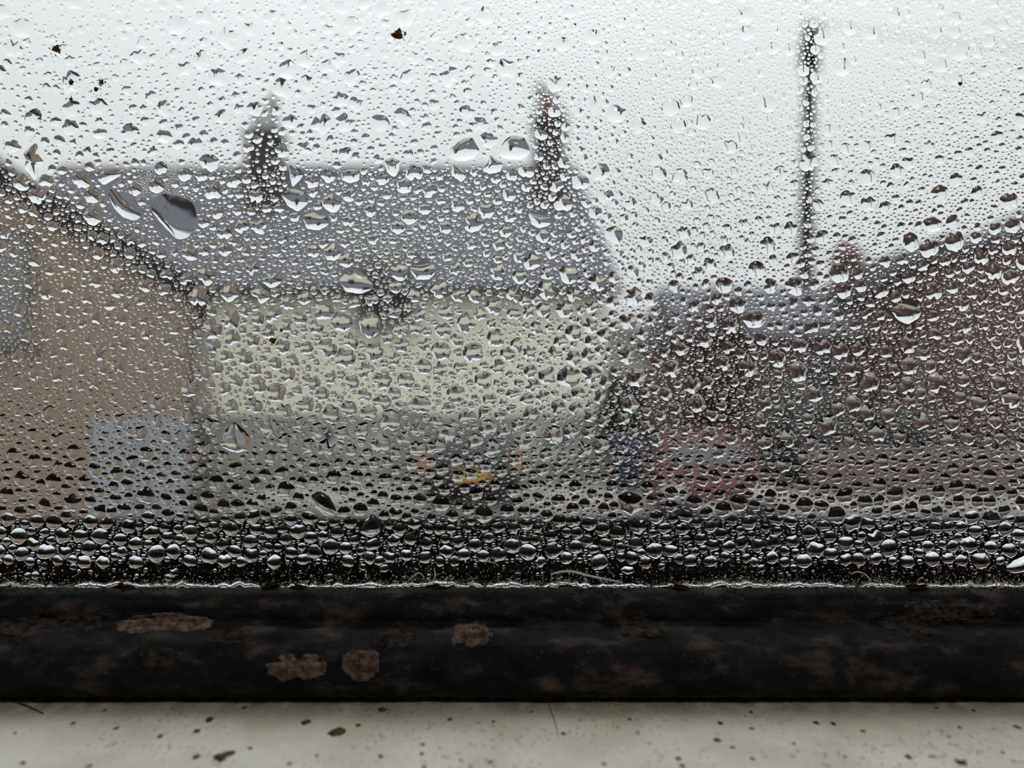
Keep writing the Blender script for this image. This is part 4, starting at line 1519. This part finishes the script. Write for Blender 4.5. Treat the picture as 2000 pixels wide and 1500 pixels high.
# spots of mildew and a dead insect on the glass
for (px, py, w, lab, cat, mt) in [
        (779, 70, 17, 'brown dead insect stuck near the top of the glass', 'insect', 'stain'),
        (113, 97, 12, 'small brown speck high on the glass at the left', 'speck', 'stain'),
        (141, 163, 10, 'mildew spot high on the glass, left one of two', 'speck', 'stain'),
        (200, 163, 9, 'mildew spot high on the glass, right one of two', 'speck', 'stain'),
        (190, 176, 8, 'mildew spot just below the right one of two', 'speck', 'stain'),
        (141, 196, 7, 'faint mildew spot below the left one of two', 'speck', 'stain'),
        (534, 665, 11, 'black mildew spot over the left of the cream wall', 'speck', 'stain'),
        (551, 645, 7, 'small mildew spot up and right of the black one', 'speck', 'stain'),
        (1873, 165, 6, 'tiny brown speck on the glass in the sky at the right', 'speck', 'stain')]:
    root = None
    c = ((px - 1000) * U, -.00026, (750 - py) * U)
    rr_ = np.random.default_rng(px + py)
    av, af = [], []
    base = 0
    for q_ in range(26):
        if q_ == 0:
            cc, ra, n1, n2 = c, w * .42, 16, 10
        else:
            sp_ = w * (.35 if q_ < 8 else 1.0)
            cc = (c[0] + rr_.normal() * sp_ * U, -.00012, c[2] + rr_.normal() * sp_ * U)
            ra, n1, n2 = (rr_.uniform(.10, .26) if q_ < 8 else rr_.uniform(.05, .11)) * w, 6, 5
        if cat == 'insect' and q_ > 7:
            break
        t_ = lump('t', cc, ra * U, min(.0002, ra * U), ra * U * .9, px + q_ * 3, n1, n2, 1.3)
        co = np.empty(len(t_.vertices) * 3, np.float32)
        t_.vertices.foreach_get('co', co)
        vi = np.empty(len(t_.loops), np.int32)
        t_.loops.foreach_get('vertex_index', vi)
        av.append(co.reshape(-1, 3))
        af.append(vi.reshape(-1, 4) + base)
        base += len(av[-1])
        bpy.data.meshes.remove(t_)
    m_ = np_mesh('glass_speck', np.concatenate(av), af)
    if cat == 'insect':
        root = empty('dead_insect', (c[0], BACK, c[2]))
        tag(root, lab, cat)
        parts = [link('body', m_, M[mt])]
        for (a1, a2) in ((-9, -10), (-11, 2), (-8, 9), (9, 8), (11, -1), (12, -11)):
            parts.append(MB().tube([c, (c[0] + a1 * .6 * U, c[1] - .0001, c[2] + a2 * .5 * U), (c[0] + a1 * U, c[1] + .00015, c[2] + a2 * U)], .00003, 5).build('leg', M[mt]))
        adopt(root, parts)
    else:
        tag(link('glass_speck', m_, M[mt]), lab, cat, 'specks on the glass')

# specks of dirt on the white frame
SP = [(437, 1476, 30), (658, 1428, 26), (597, 1410, 15), (385, 1428, 12), (312, 1438, 10), (410, 1405, 16), (476, 1382, 9), (384, 1478, 14),
      (228, 1422, 10), (490, 1461, 9), (619, 1476, 8), (204, 1388, 8), (143, 1413, 8), (878, 1405, 10), (745, 1385, 16), (700, 1417, 9),
      (963, 1409, 7), (1038, 1390, 8), (1100, 1432, 9), (826, 1454, 8), (824, 1472, 9), (743, 1478, 10), (957, 1488, 9), (828, 1498, 9),
      (1400, 1445, 12), (1405, 1412, 11), (1431, 1460, 10), (1468, 1423, 9), (1467, 1391, 8), (1628, 1414, 10), (1685, 1428, 8), (1774, 1478, 12),
      (1876, 1488, 18), (1902, 1388, 9), (1830, 1383, 8), (1325, 1482, 11), (1332, 1496, 12), (1595, 1412, 10), (1985, 1420, 11), (1874, 1420, 8),
      (1470, 1482, 9), (1650, 1478, 8), (1180, 1492, 9), (1230, 1405, 8), (45, 1490, 10), (175, 1496, 10), (565, 1492, 8), (1550, 1452, 7), (1960, 1470, 8), (30, 1432, 7)]
cells = {}
for q in SP:
    w_ = ['far left', 'left', 'left of centre', 'centre', 'right of centre', 'right', 'far right'][min(6, int(q[0] / 2000 * 7))]
    w_ += ', ' + ('near the seal' if q[1] < 1410 else 'halfway to the edge' if q[1] < 1455 else 'at the bottom')
    cells.setdefault(w_, []).append(q)
for w_, ids in cells.items():
    ids.sort(key=lambda q: -q[2])
    for n_, q in enumerate(ids):
        c = rail_pt(q[0], q[1])
        rr_ = q[2] * .5 * (c.y + DC) / FPX
        m_ = lump('dirt_speck', (0, 0, 0), rr_, rr_ * 1.3, rr_ * .25, q[0] + q[1], 14, 8, 1.2, True)
        o = link('dirt_speck', m_, M['mildew'])
        o.location = c
        tag(o, '%s dark dirt speck on the white frame, %s' % (ORD[n_], w_), 'speck', 'dirt specks on the white frame')
